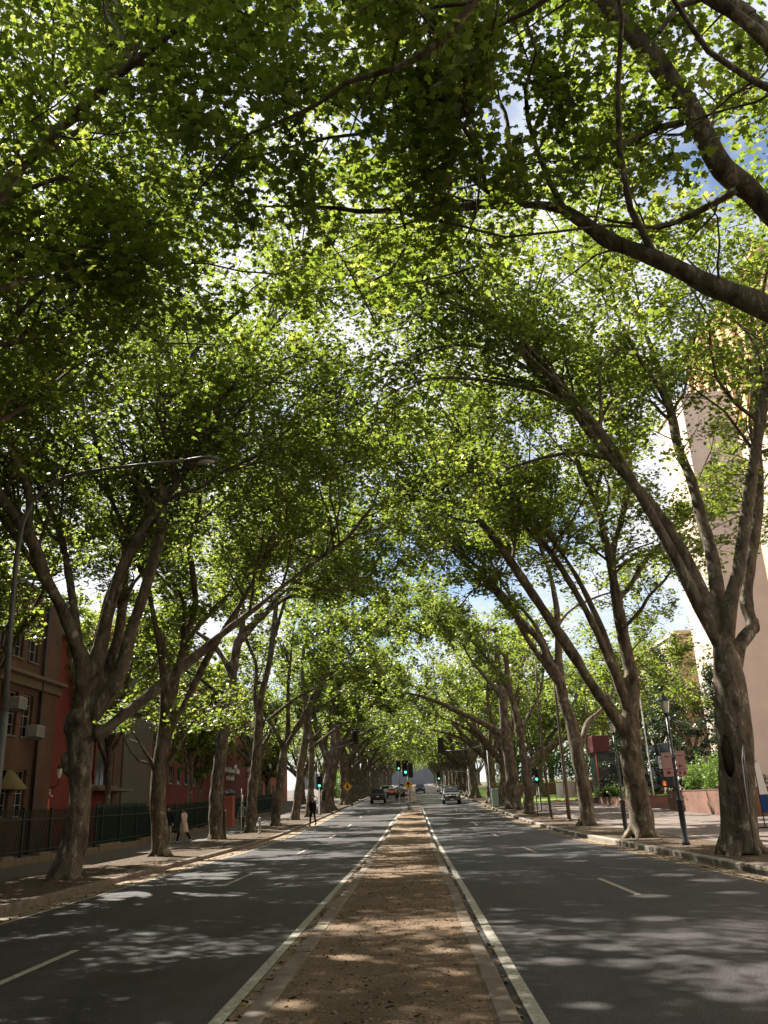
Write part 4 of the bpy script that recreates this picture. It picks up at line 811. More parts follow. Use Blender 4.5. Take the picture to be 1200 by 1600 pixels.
yard_tree('shrubby tree half covering the red wall beside the brick building', (-16.9,47.5,gz(47)), 33, 14.5, 3.4, 24000, .2, 'plane_leaf', 6.2, tr_=.2)
yard_tree('tall leafy yard tree in front of the dark grey block', (-16.6,64,gz(64)), 34, 14, 3.4, 20000, .24, 'plane_leaf', 4.6, tr_=.2)
yard_tree('tall leafy yard tree added for shade, leaning over the picket fence before the brick building', (-15.9,30.2,0), 35, 15.5, 3.6, 26000, .18, 'plane_leaf', 8.4, tr_=.2)  # added tree, trunk out of view, darkens the brick facade
yard_tree('broad yard tree added behind the picket fence to shade the left footpath', (-16.2,25.5,0), 36, 16.5, 4.2, 34000, .18, 'plane_leaf', 7.6, tr_=.24)  # added to block sun from the left verge and brick wall
yard_tree('unseen shade tree added behind the iron fence beside the near end of the brick building', (-15.2,15.8,0), 37, 16.5, 4.6, 38000, .17, 'plane_leaf', 7.4, tr_=.24)  # out-of-view tree added to darken the near left lanes
def conifer(label, loc, h, R_, seed, n):
    r = np.random.default_rng(seed); t = thing('conifer_tree', label, 'tree', loc, 0, 'dark conifers by the concrete building')
    MB().tube([(0,0,-.05),(0,0,h*.5),(0,0,h)], [.22,.14,.03], 9).build('trunk', M['bark'], t)
    bb = MB(); C = []
    for i in range(46):
        z = h*(.08+.9*i/46); a = i*2.4+r.uniform(-.3,.3); ln = R_*(1-(z/h)**1.4)*r.uniform(.6, 1.1)
        p = [(0,0,z),(math.cos(a)*ln*.5,math.sin(a)*ln*.5,z+.1),(math.cos(a)*ln,math.sin(a)*ln,z-.25*ln*.4)]; bb.tube(p, [.04,.03,.01], 4, cap=False)
        k = int(n/46*(ln/R_+.3)); u = r.random(k)**.6
        q = np.outer(1-u, p[0])*0+np.c_[math.cos(a)*ln*u, math.sin(a)*ln*u, z-.1*u*ln*u]; C.append(q+r.normal(0, .22, (k, 3))*np.array([1,1,.8]))
    bb.build('branches', M['bark'], t, fix=False); C = np.concatenate(C)
    leaves_mesh('crown', C, r, 'far', .17, M['conifer_leaf'], t, sigma=.9)
conifer('tall dark conifer behind the lamp post with pink signs', (20.5,69,gz(69)), 12.5, 3.6, 41, 16000)
conifer('dark conifer close to the pale concrete building', (23.4,66,gz(66)), 10.5, 3.2, 42, 14000)
conifer('smaller bluish conifer left of the tall one, behind the white letters', (17.9,74,gz(74)), 8.0, 2.6, 43, 9000)
def shrub(label, loc, w, h, n, seed, leafm='shrub_leaf', size=.11, name='shrub', group=None, stems=9):
    r = np.random.default_rng(seed); t = thing(name, label, 'plant', loc, 0, group); b = MB(); C = []
    for i in range(stems):
        a = r.uniform(0, 2*PI); q = r.random()**.5; e = np.array([math.cos(a)*w[0]*q, math.sin(a)*w[1]*q, h*r.uniform(.65, 1.0)]); p = e*np.array([.35,.35,0])
        b.tube([p, (p+e)/2+np.array([0,0,.05]), e], [.018,.014,.006], 4, cap=False)
        k = n//stems; u = r.uniform(.25, 1.05, k)[:, None]; C.append(p+(e-p)*u+r.normal(0, .17, (k, 3))*np.array([w[0], w[1], h*.5]))
    b.build('stems', M['bark'], t, fix=False); C = np.concatenate(C); C = C[C[:, 2] > .02]
    leaves_mesh('leaves', C, r, 'far', size, M[leafm], t, sigma=.8)
    return t
SG = 'shrubs in the brick planters'
for i, (x, y, w, h, l) in enumerate([(17.6,50.2,(.8,1.4),2.6,'glossy tall shrub in the brick planter nearest the hollow tree'), (17.9,53.4,(.9,1.5),2.2,'dark shrub in the brick planter behind the pink signs'),
                                 (17.8,56.6,(.9,1.2),1.7,'lower shrub at the far end of the tall brick planter')]):
    shrub(l, (x,y,gz(y)+1.15), w, h, 2200, 50+i, group=SG)
for i, (x, y, l) in enumerate([(16.4,64.5,'bright strappy green plant at the near end of the low brick planter'),(16.5,67.6,'light green clump in the low brick planter beside the white flagpole'),
                               (16.4,71,'broad leaved green plant in the low planter behind the leaning tree'),(16.6,74.6,'green plant at the far end of the low brick planter')]):
    shrub(l, (x,y,gz(y)+.6), (.9,1.3), .95, 700, 60+i, size=.2, group=SG, stems=12)

def hedge(label, loc, w, l, h, n, seed, size=.3):
    """clipped or tall hedge running along y"""
    r = np.random.default_rng(seed); t = thing('hedge', label, 'hedge', loc); b = MB()
    k = int(l/1.6)
    for i in range(k):
        y = -l/2+l*(i+.5)/k; b.tube([(0,y,-.05),(r.uniform(-.2,.2),y,h*.5),(r.uniform(-.3,.3),y+r.uniform(-.3,.3),h*.9)], [.07,.05,.02], 5, cap=False)
    b.build('stems', M['bark'], t, fix=False)
    C = np.c_[r.uniform(-w, w, n), r.uniform(-l/2, l/2, n), r.random(n)]; top = h*(.8+.12*np.sin(C[:, 1]*1.3)+.1*np.sin(C[:, 1]*.37+2)); C[:, 2] *= top
    ed = np.maximum(np.abs(C[:, 0])/w, C[:, 2]/top); C = C[(ed > .45)|(r.random(n) < .3)]
    leaves_mesh('foliage', C, r, 'far', size, M['shrub_leaf'], t, sigma=.8); return t
hedge('tall loose hedge behind the low brick garden wall past the lawn', (20, 116, gz(116)), 9.5, 5, 6.0, 15000, 71)
hedge('long green hedge running behind the left row beyond the red brick building', (-15.5, 178, gz(178)-.5), 1.4, 50, 6.0, 16000, 72)

# ------------------------------------------------------------------ buildings on the left
def windows(t, wins, x_out, depth, frame_m, cols=2, rows=3, sill=True, side=1, bar=.035):
    """each window a part (frame with glazing bars) carrying pane and sill; wall plane is x = x_out facing +x*side"""
    for (y0, y1, z0, z1) in wins:
        xf = x_out-side*depth; f = MB(); a, b_ = sorted((xf, xf+side*.06))
        f.box(a,b_,y0+.002,y0+bar+.012,z0+.002,z1-.002); f.box(a,b_,y1-bar-.012,y1-.002,z0+.002,z1-.002)
        f.box(a+.003,b_-.003,y0+bar+.012,y1-bar-.012,z0+.002,z0+bar+.02); f.box(a+.003,b_-.003,y0+bar+.012,y1-bar-.012,z1-bar-.02,z1-.002)
        for c in range(1, cols):
            yc = y0+(y1-y0)*c/cols; f.box(a+.008,b_-.008,yc-bar/2,yc+bar/2,z0+.03,z1-.03)
        for r_ in range(1, rows):
            zc = z0+(z1-z0)*r_/rows; f.box(a+.011,b_-.011,y0+.03,y1-.03,zc-bar/2,zc+bar/2)
        w = f.build('window', frame_m, t)
        xg = xf+side*.025; MB().box(min(xg,xg-side*.012),max(xg,xg-side*.012),y0+.02,y1-.02,z0+.02,z1-.02).build('pane', M['window_glass'], w)
        if sill: MB().box(min(x_out-side*.1,x_out+side*.08),max(x_out-side*.1,x_out+side*.08),y0-.06,y1+.06,z0-.09,z0-.003).build('sill', M['sandstone'], w)
bb = thing('brick_building', 'dark brown brick building with white window bars, at the far left', 'building', (-18.5, 34, 0))
Yc = 43.4-34
wins = []
for cy_ in (-5.2,-3.6,-2.0,-.4,1.2,2.8,4.8,6.45):
    for (z0, z1) in ((1.75,3.85),(5.35,7.35),(8.95,11.1)): wins.append((cy_-.56, cy_+.56, z0, z1))
b = MB(); b.wall(-40, Yc, -.1, 12.3, wins, -.38, 0, 'x'); b.box(-14, -.39, -40, Yc, -.1, 12.2)
b.box(.003, .16, Yc-1.85, Yc-.02, -.1, 7.6); b.box(.003, .16, Yc-1.85, Yc-.02, 8.3, 12.2)
for cy_ in (.4, 3.75): b.box(.003, .10, cy_-.16, cy_+.16, -.1, 7.6)
b.build('wall', M['brown_brick'], bb)
b = MB(); b.prism([(0.003,7.62),(.24,7.66),(.24,8.02),(.52,8.10),(.52,8.24),(.003,8.3)], (-40, Yc+.35)); b.build('cornice', M['sandstone'], bb)
b = MB(); b.prism([(-.3,12.32),(.14,12.32),(.30,12.42),(.30,12.55),(-.3,12.55)], (-40, Yc+.15)); b.build('parapet_coping', M['sandstone'], bb)
windows(bb, wins, 0, .22, M['dirty_white'], 2, 4)
MB().tube([(.24,Yc-2.05,-.1),(.24,Yc-2.05,12.2)], .055, 8).build('downpipe', M['dark_iron'], bb)
def aircon(loc, lbl):
    t = thing('air_conditioner', lbl, 'air conditioner', loc)
    MB().bbox(0, .62, -.42, .42, 0, .55, .03).build('casing', M['dirty_white'], t)
    g = MB()
    for k in range(9): g.box(.622, .632, -.36, .36, .06+.05*k, .085+.05*k)
    g.build('grille', M['grey_paint'], t)
    MB().box(0, .55, -.36, -.33, -.12, 0).box(0, .55, .33, .36, -.12, 0).build('bracket', M['grey_paint'], t)
aircon((-18.48, 38.6, 6.45), 'white window air conditioner, the upper of two on the brick building, by the lamp pole')
aircon((-18.48, 40.75, 5.35), 'white window air conditioner, the lower of two on the brick building')
t = thing('window_awning', 'old yellowish cone shaped awning over a lower window of the brick building', 'awning', (-18.49, 39.1, 2.9))
b = MB(); pr = [(0,.95),(.25,.80),(.6,.42),(.95,.02)]; n = 12
vs = [(r_*math.cos(a), .75*r_/.95*math.sin(a), z) for r_, z in pr for a in np.linspace(-PI/2, PI/2, n)]
vs += [(x*.985, y*.985, z-.02) for x, y, z in vs]; k0 = len(pr)*n
b.add(vs, [(i*n+j, i*n+j+1, (i+1)*n+j+1, (i+1)*n+j) for i in range(len(pr)-1) for j in range(n-1)]+[(k0+i*n+j, k0+(i+1)*n+j, k0+(i+1)*n+j+1, k0+i*n+j+1) for i in range(len(pr)-1) for j in range(n-1)]+[((len(pr)-1)*n+j, (len(pr)-1)*n+j+1, k0+(len(pr)-1)*n+j+1, k0+(len(pr)-1)*n+j) for j in range(n-1)], True)
b.build('canvas', M['awning_canvas'], t); MB().tube([(0,-.75,.03),(.5,-.66,.02),(.95,0,.02),(.5,.66,.02),(0,.75,.03)], .018, 6).build('hoop', M['dark_iron'], t)

rb = thing('red_building', 'dark red rendered building joining the brick building, mostly behind the burred tree', 'building', (-18.6, 49, 0))
wl = [(-.9,1.1,3.3,6.3),(1.35,3.7,3.3,6.3),(-.9,1.1,7.4,9.6),(1.35,3.7,7.4,9.6)]
b = MB(); b.wall(-5.55, 5.4, -.1, 10.9, wl, -.35, 0, 'x'); b.box(-12, -.36, -5.55, 5.4, -.1, 10.8); b.build('wall', M['red_render'], rb)
windows(rb, wl, 0, .22, M['grey_paint'], 2, 1, sill=False)
MB().bbox(.004, 1.25, -1.4, 4.6, 2.98, 3.16, .02).build('canopy_slab', M['sandstone'], rb); MB().bbox(.004, .5, -1.2, 3.9, 3.165, 3.34, .02).build('upper_ledge', M['sandstone'], rb)
MB().box(.003, .10, 4.05, 5.38, -.1, 10.85).build('corner_pier', M['brown_brick'], rb)
MB().box(-12, .25, -5.5, 5.35, 10.905, 11.1).build('roof', M['sandstone'], rb)
t = thing('wall_lantern', 'black bracket lantern on the dark red wall beside the brick pilaster', 'lantern', (-18.55, 43.95, 3.1))
MB().tube([(0,0,0),(.25,0,.02),(.42,0,.18),(.42,0,.45)], .025, 8).build('bracket', M['dark_iron'], t)
MB().lathe([(.06,.45),(.11,.62),(.15,.92)], 6, (.42,0), smooth=False).build('glass', M['lantern_glass'], t); MB().lathe([(.18,.921),(.17,.95),(.03,1.08),(.02,1.14)], 6, (.42,0), smooth=False).build('cap', M['dark_iron'], t)
t = thing('wall_number', 'small white raised lettering on the dark red wall under the lantern', 'sign', (-18.58, 44.05, 2.72))
b = MB()
for k, (y, z, w, h_) in enumerate([(-.25,.05,.05,.26),(-.14,.10,.14,.05),(-.14,.24,.14,.05),(-.02,.04,.05,.16),(.10,-.02,.16,.05),(.24,-.05,.12,.05)]): b.box(0, .03, y, y+w, z, z+h_)
b.build('lettering', M['white_sign'], t)
t = thing('wall_plaque', 'small salmon plaque on the dark red wall above the fence', 'sign', (-18.58, 43.8, 2.05)); MB().bbox(0, .05, -.22, .22, 0, .5, .01).build('board', M['lit_plaque'], t); MB().box(.0, .045, -.25, .25, -.03, -.001).build('rim', M['dark_red_mark'], t)
gb = thing('grey_building', 'dark grey blank walled block behind the fence, right of the canopy ledge', 'building', (-18.4, 57.5, 0))
b = MB(); b.box(-10, 0, -3.05, 3.0, -.1, 11.3); b.build('wall', M['dark_render'], gb); MB().box(-10, .12, -3.05, 3.1, 11.302, 11.5).build('parapet', M['sandstone'], gb); MB().box(.003, .05, 2.6, 2.72, 0, 11).build('downpipe', M['awning_canvas'], gb)

ob = thing('red_office_block', 'long red office block with faint white wall lettering, beyond the fence', 'building', (-22.5, 94, 0))
wl = []
for y in (-22.6,-20.2,-17.4,-14.6,-11.8,-9.,-6.2,-3.4): 
    for z in (4.2,7.5,10.8,14.1): wl.append((y, y+1.6, z, z+1.7))
for z in (7.9,11.2,14.5): wl += [(8,9.6,z,z+1.7),(12,13.6,z,z+1.7),(16,17.6,z,z+1.7)]
b = MB(); b.wall(-24, 23.5, -.1, 17.2, wl, -.4, 0, 'x'); b.box(-14, -.41, -24, 23.5, -.1, 17.1); b.build('wall', M['red_render'], ob)
windows(ob, wl, 0, .15, M['dirty_white'], 1, 1, bar=.08)
b = MB(); r_ = random.Random(4)
for (z, y0, y1) in ((6.05, 6.5, 17.5), (5.15, 10.0, 14.2)):
    y = y0
    while y < y1: w = r_.uniform(.18, .42); b.box(.004, .05, y, y+w, z, z+r_.choice((.42,.42,.6))); y += w+.12+(.3 if r_.random() < .18 else 0)
b.build('wall_lettering', M['white_sign'], ob)
MB().box(-14, .2, -24, 23.5, 17.202, 17.5).build('parapet', M['beige_render'], ob)
st = thing('beige_stair_tower', 'plain beige stair tower at the far end of the red office block', 'building', (-22.2, 120.6, 0))
MB().box(-8, 0, -3, 3.4, -.1, 13.8).build('wall', M['beige_render'], st); MB().box(-8.1, .12, -3.1, 3.5, 13.8, 14.1).build('roof', M['dark_render'], st)
MB().box(.003, .06, -.5, .6, 9, 11.5).build('window', M['window_glass'], st)
rb2 = thing('red_brick_building', 'red brick building with pale bands beyond the beige stair tower', 'building', (-22.4, 140, 0))
wl = [(y, y+1.8, z, z+1.6) for y in (-13,-9.5,-6,-2.5,1,4.5,8) for z in (3.6,6.6,9.6)]
b = MB(); b.wall(-16, 14, -.1, 13, wl, -.4, 0, 'x'); b.box(-9, -.41, -16, 14, -.1, 12.9); b.build('wall', M['red_brick'], rb2); windows(rb2, wl, 0, .15, M['dirty_white'], 1, 1, bar=.08)
MB().box(-9, .15, -16, 14, 13.002, 13.4).build('parapet', M['beige_render'], rb2)

# ------------------------------------------------------------------ fence
def picket_fence(name, label, y0, y1, screen, hgt=1.75):
    t = thing(name, label, 'fence', (-13.95, y0, 0)); p = MB(); y = 0; L_ = y1-y0; zf = lambda v: gz(y0+v)+.12
    while y < L_:
        z = zf(y); p.box(-.010,.010,y-.010,y+.010,z+.32,z+hgt); p.add([(-.018,y-.018,z+hgt),(.018,y-.018,z+hgt),(.018,y+.018,z+hgt),(-.018,y+.018,z+hgt),(0,y,z+hgt+.13)], [(0,1,4),(1,2,4),(2,3,4),(3,0,4),(3,2,1,0)]); y += .125
    p.build('pickets', M['green_iron'], t)
    r_ = MB(); k = 0
    while k < L_-.1:
        e = min(L_, k+2.4)
        for h_ in (.42, hgt-.28):
            za, zb = zf(k)+h_, zf(e)+h_; r_.add([(-.03,k,za),(.03,k,za),(.03,k,za+.045),(-.03,k,za+.045),(-.03,e,zb),(.03,e,zb),(.03,e,zb+.045),(-.03,e,zb+.045)], [(0,1,5,4),(1,2,6,5),(2,3,7,6),(3,0,4,7),(3,2,1,0),(4,5,6,7)])
        k = e
    r_.build('rails', M['green_iron'], t)
    k = .6
    while k < L_:
        z = zf(k); MB().box(-.04,.04,k-.04,k+.04,z,z+hgt+.05).ball((0,k,z+hgt+.11), .06, 8, 6).build('post', M['green_iron'], t); k += 2.4
    if screen:
        s_ = MB(); k = 0
        while k < L_-.1:
            e = min(L_, k+2.4); za, zb = zf(k), zf(e); h1 = hgt-.1+(.35 if k < 6 else 0)
            s_.add([(-.07,k,za+.25),(-.05,k,za+.25),(-.05,k,za+h1),(-.07,k,za+h1),(-.07,e,zb+.25),(-.05,e,zb+.25),(-.05,e,zb+h1),(-.07,e,zb+h1)], [(0,1,5,4),(1,2,6,5),(2,3,7,6),(3,0,4,7),(3,2,1,0),(4,5,6,7)]); k = e
        s_.build('shade_screen', M['green_screen'], t)
    w = MB(); k = 0; rq = random.Random(3)
    while k < L_-.1:
        e = min(L_, k+rq.uniform(.8, 1.3)); z = zf(k); tall = .24+rq.choice((0,0,.10)); w.bbox(-.2,.2,k+.01,e-.01,z-.2,z+tall,.03); k = e
    w.build('stone_base', M['sandstone'], t)
picket_fence('iron_fence', 'dark spiked iron picket fence on a stone plinth in front of the brick building', 16, 38.2, False)
picket_fence('screened_fence', 'dark green iron fence backed with green screening, behind the two walkers', 38.3, 86, True)
t = thing('gate_pillar', 'short red brick gate pillar with a dark overhanging cap, by the green fence', 'pillar', (-13.2, 62.2, gz(62)+.12))
MB().bbox(-.32, .32, -.32, .32, 0, 2.1, .01).build('shaft', M['red_brick'], t); MB().lathe([(.42,2.1),(.52,2.2),(.52,2.28),(.3,2.42),(.1,2.55)], 4, smooth=False).build('cap', M['dark_iron'], t)

# ------------------------------------------------------------------ lamps, posts, signs
t = thing('street_light', 'tall grey street light with long curved arm and flat head over the left lanes', 'street light', (-8.72, 18.0, .12))
MB().lathe([(.11,0),(.11,.35),(.082,.42),(.08,3.6),(.07,3.7)], 14).build('base', M['galv_steel'], t)
MB().tube([(0,0,3.6),(-.08,0,5.5),(-.12,0,7.2),(-.06,0,8.0),(.10,0,8.5),(.38,0,8.85),(.85,0,9.12),(1.6,0,9.25),(2.6,0,9.32),(3.75,0,9.38)], [.066,.06,.056,.052,.048,.044,.04,.037,.034,.032], 12).build('arm', M['galv_steel'], t)
h_ = MB(); k = 10; secs = [(3.68,.04,.03),(3.85,.10,.05),(4.1,.145,.075),(4.35,.14,.07),(4.5,.07,.04)]
vs = [(x, w*math.cos(a), 9.37+hh*math.sin(a)) for x, w, hh in secs for a in np.arange(k)*2*PI/k]
h_.add(vs, [(i*k+j, i*k+(j+1) % k, (i+1)*k+(j+1) % k, (i+1)*k+j) for i in range(4) for j in range(k)]+[tuple(range(k)), tuple(4*k+j for j in range(k))], True); hd = h_.build('lamp_head', M['galv_steel'], t)
MB().ball((4.2,0,9.32), (.22,.11,.05), 10, 6).build('diffuser', M['lantern_glass'], hd)
def lantern_post(label, loc, hgt, paint, signs=False, r0=.085, group='lantern posts'):
    t = thing('lamp_post', label, 'lamp post', loc, 0, group)
    MB().lathe([(r0*1.35,0),(r0*1.35,.08),(r0,.12),(r0,1.15),(r0*1.25,1.17),(r0*1.25,1.22),(r0*.8,1.26),(r0*.6,1.3),(r0*.5,hgt)], 14).build('post', M[paint], t)
    MB().lathe([(.05,hgt),(.09,hgt+.03),(.05,hgt+.08)], 10).build('collar', M[paint], t)
    MB().lathe([(.07,hgt+.081),(.10,hgt+.2),(.145,hgt+.42)], 6, smooth=False).build('lantern_glass', M['lantern_glass'], t)
    MB().lathe([(.18,hgt+.421),(.17,hgt+.45),(.05,hgt+.58),(.03,hgt+.60),(.02,hgt+.68)], 6, smooth=False).build('lantern_cap', M[paint], t)
    return t
lp = lantern_post('dark lamp post carrying pink parking signs on the right verge', (7.69, 25.8, .13), 3.62, 'navy_paint')
def panel(t, name, x0, x1, z0, z1, y, m, marks=(), rz=0):
    b = MB(); b.bbox(x0, x1, y-.012, y, z0, z1, .01); o = b.build(name, m, t)
    if marks:
        q = MB()
        for (u0, u1, v0, v1) in marks: q.box(x0+(x1-x0)*u0, x0+(x1-x0)*u1, y-.016, y-.0125, z0+(z1-z0)*v0, z0+(z1-z0)*v1)
        q.build('marking', M['dark_red_mark'], o)
    return o
panel(lp, 'sign_panel', -.36, -.06, 1.87, 2.55, -.06, M['pink_sign'], [(.25,.75,.80,.84),(.15,.85,.30,.33),(.3,.7,.10,.22),(.35,.45,.84,.88)])
panel(lp, 'sign_panel', .05, .33, 1.87, 2.58, -.06, M['pink_sign'], [(.2,.8,.80,.83),(.2,.4,.34,.46),(.45,.6,.38,.44),(.1,.9,.26,.28),(.15,.35,.06,.2),(.6,.85,.05,.18)])
panel(lp, 'sign_panel', -.46, -.33, 2.10, 2.46, -.04, M['white_sign'], [(.3,.7,.75,.82),(.3,.7,.4,.45)])
MB().tube([(-.1,0,2.42),(.1,0,2.42)], .06, 8).tube([(-.1,0,2.02),(.1,0,2.02)], .06, 8).build('clamp', M['galv_steel'], lp)
lantern_post('dark lamp post half hidden by the trunk of the forked plane tree', (7.72, 33.0, .13), 3.62, 'navy_paint')
lantern_post('white headed lantern post among the planter shrubs', (17.15, 47.6, .13), 4.0, 'dark_iron', group='lantern posts')
lantern_post('black lantern post in the yard before the red office wall lettering', (-14.8, 72, gz(72)), 4.1, 'dark_iron', r0=.06)
lantern_post('black lantern post in front of the beige stair tower', (-15.2, 92, gz(92)), 4.4, 'dark_iron', r0=.06)
def pole(name, label, loc, h, r0, r1, m, cat='pole', lean=(0,0), group=None, foot=True, bend=0):
    t = thing(name, label, cat, loc, 0, group)
    MB().tube([(lean[0]*u+bend*math.sin(PI*u), lean[1]*u, h*u) for u in np.linspace(0, 1, 7)], np.linspace(r0, r1, 7), 10).build('shaft', m, t)
    if foot: MB().lathe([(r0*1.5,-.02),(r0*1.5,.05),(r0*1.05,.09)], 10).build('collar', m, t)
    MB().ball((lean[0], lean[1], h), r1*1.15, 8, 6).build('cap', m, t); return t
pole('utility_pole', 'slim brown pole, nearer of two beside the leaning plane tree on the right', (8.54, 49.5, .27), 8.2, .11, .06, M['brown_post'])
pole('utility_pole', 'slim wavy brown pole, farther of two beside the leaning plane tree on the right', (8.07, 52.8, .33), 9.5, .085, .04, M['brown_post'], bend=-.12)
pole('bollard_post', 'thin dark post at the edge of the brick path, past the two brown poles', (8.0, 58, .43), 2.5, .035, .03, M['dark_iron'])
pole('sign_pole', 'thin pale sign pole in front of the person in a grey teal top', (-10.24, 51.7, .3), 2.5, .03, .03, M['dirty_white'])
pole('bollard', 'short white bollard with a dark foot beside the narrow plane tree', (-9.11, 51.5, .3), .8, .07, .07, M['dirty_white'], cat='bollard')
pole('fence_pole', 'white pole standing against the green fence by the brick gate pillar', (-13.0, 66, gz(66)+.12), 2.0, .045, .045, M['white_paint'])
pole('timber_post', 'dark timber post touching the right side of the straight brown plane tree', (-10.25, 47.3, .21), 1.35, .08, .08, M['brown_post'])
pole('flagpole', 'slender white flagpole behind the forked plane tree', (16.75, 62, gz(62)+.5), 9.0, .06, .035, M['white_paint'])
t = thing('tree_stake', 'thin pale metal conduit leaning against the hollow plane tree', 'stake', (7.70, 20.72, .13))
MB().tube([(0,0,0),(.06,0,1.2),(.18,.02,2.42)], .014, 6).build('pipe', M['galv_steel'], t); MB().tube([(.03,0,.9),(.05,0,1.6),(.09,.02,2.1),(.17,.02,2.42)], .009, 6).build('cable', M['white_paint'], t)
MB().box(.14,.22,.0,.04,2.42,2.45).build('cap', M['galv_steel'], t)
t = thing('banner', 'white and navy feather banner standing right of the hollow plane tree', 'banner', (13.22, 34, .13))
b = MB(); 
for (z0, z1, m) in ((.55,1.2,'navy_banner'),(1.2,2.35,'white_sign')):
    MB().prism([(-.02,z0),(.30,z0),(.26-.10*(z0>1),z1),(-.02,z1)], (-.012,.012)).build('cloth', M[m], t)
MB().tube([(-.035,0,0),(-.035,0,2.6)], .02, 6).build('mast', M['dark_iron'], t); MB().lathe([(.25,0),(.25,.04),(.05,.08)], 8, (-.035,0)).build('base', M['dark_iron'], t)
t = thing('cable_box', 'pale green metal cabinet at the foot of the sunlit plane trees on the right kerb', 'cabinet', (7.0, 76.6, gz(76.6)+.13))
MB().bbox(-.28,.28,-.25,.25,0,1.45,.03).build('casing', mat('pale_green_metal', (.22,.30,.26), .5, .4), t); MB().bbox(-.31,.31,-.28,.28,1.451,1.52,.03).build('lid', M['pale_green_metal'], t); MB().box(-.30,.30,-.27,.27,-.02,.06).build('plinth', M['kerb_concrete'], t)
t = thing('hazard_post', 'red and white hazard marker on a thin post at the end of the median', 'marker', (-.62, 80.6, gz(80.6)+.1))
MB().cyl((0,0,0),(0,0,1.75),.03,8).build('post', M['galv_steel'], t)
b = MB(); w_ = MB()
for k in range(6): (b if k % 2 else w_).bbox(-.22,.22,-.05,-.03,.62+.19*k,.80+.19*k,.006)
b.build('red_bands', M['hazard_red'], t); w_.build('white_bands', M['white_sign'], t)
def diamond_sign(label, loc, zc, s, mark, rz=0):
    t = thing('warning_sign', label, 'sign', loc, rz); MB().cyl((0,0,0),(0,0,zc+s*.6),.03,8).build('post', M['galv_steel'], t)
    o = None; b = MB(); b.prism([(0,zc-s),(s,zc),(0,zc+s),(-s,zc)], (-.055,-.032)); o = b.build('board', M['yellow_sign'], t)
    q = MB()
    if mark == 'arrow': q.prism([(-.06,zc-s*.4),(.06,zc-s*.4),(.06,zc),(.22,zc),(0,zc+s*.5),(-.22,zc),(-.06,zc)], (-.06,-.0555))
    else: q.prism([(-.05,zc-s*.45),(.05,zc-s*.45),(.13,zc),(.06,zc+.18),(-.06,zc+.18),(-.13,zc)], (-.06,-.0555)).prism([(.09*math.cos(a), zc+.29+.09*math.sin(a)) for a in np.arange(8)*PI/4], (-.06,-.0555))
    q.build('symbol', M['black_mark'], o)
    return t
diamond_sign('yellow diamond sign on the left kerb before the dark car', (-7.95, 104.5, gz(104)+.1), 2.15, .55, 'person')
diamond_sign('yellow diamond sign among the sunlit trunks of the right row', (8.7, 96, gz(96)+.1), 4.6, .5, 'person')

def signal_head(t, x, y, z, facing=-1, lit=True, s=1.0, board=True):
    """three-aspect head centred at x,y,z, facing -y (towards us) when facing = -1"""
    f = facing; h = MB(); h.bbox(x-.15*s, x+.15*s, y-.11, y+.11, z-.52*s, z+.52*s, .03); o = h.build('signal_head', M['black_plastic'], t)
    if board: MB().bbox(x-.28*s, x+.28*s, y-f*.125-.012, y-f*.125+.012, z-.68*s, z+.68*s, .01).build('backboard', M['black_plastic'], o)
    for k, (dz, nm) in enumerate(((.32,'off'),(0,'off'),(-.32,'green'))):
        yy = y+f*.115; MB().tube([(x,yy,z+dz*s),(x,yy+f*.02,z+dz*s)], .105*s, 14).build('lens', M['signal_green'] if nm == 'green' and lit else M['signal_off'], o)
        v = MB(); a = np.linspace(-.15*PI, 1.15*PI, 9); r_ = .13*s
        ins = [(x+r_*math.cos(q), yy, z+dz*s+r_*math.sin(q)) for q in a]; out = [(p[0], yy+f*(.20 if 0 < i < 8 else .1), p[2]) for i, p in enumerate(ins)]
        i2 = [(x+(p[0]-x)*1.07, p[1], z+dz*s+(p[2]-z-dz*s)*1.07) for p in ins]; o2 = [(x+(p[0]-x)*1.07, p[1], z+dz*s+(p[2]-z-dz*s)*1.07) for p in out]
        n_ = 9; v.add(ins+out+i2+o2, [(i,i+1,n_+i+1,n_+i) for i in range(8)]+[(2*n_+i,3*n_+i,3*n_+i+1,2*n_+i+1) for i in range(8)]+[(n_+i,n_+i+1,3*n_+i+1,3*n_+i) for i in range(8)])
        v.build('visor', M['black_plastic'], o)
    return o
SGN = 'traffic signals at the crossing'
def signal(label, loc, h, heads, arm=None, paint='galv_steel'):
    t = thing('traffic_signal', label, 'traffic light', loc, 0, SGN)
    MB().lathe([(.12,0),(.12,.05),(.075,.08),(.065,h)], 12).build('pole', M[paint], t); MB().ball((0,0,h), .08, 8, 6).build('finial', M['white_paint'], t)
    if arm: MB().tube(arm, np.linspace(.075, .05, len(arm)), 10).build('arm', M['galv_steel'], t)
    for hd in heads: signal_head(t, *hd[:3], facing=hd[3], lit=hd[4], s=hd[5] if len(hd) > 5 else 1.0)
    return t
ms = signal('green traffic light on the median pole, above an orange diamond sign', (-.50, 80.3, gz(80.3)+.1), 4.0, [(-.20,-.12,3.62,-1,True,1.05),(.22,.2,3.45,1,False,.95)])
b = MB(); b.prism([(-.02,1.75),(.42,2.18),(-.02,2.62),(-.46,2.18)], (-.16,-.135)); o = b.build('diamond_board', M['yellow_sign'], ms)
MB().prism([(-.05,1.95),(.03,1.95),(.03,2.2),(.2,2.2),(-.02,2.46),(-.22,2.2),(-.05,2.2)], (-.165,-.1605)).build('symbol', M['black_mark'], o)
signal('green traffic light on the left kerb pole before the thick crooked tree', (-8.37, 77.4, gz(77.4)+.12), 3.5, [(0,-.15,2.75,-1,True),(.35,.15,1.55,1,False,.6)])
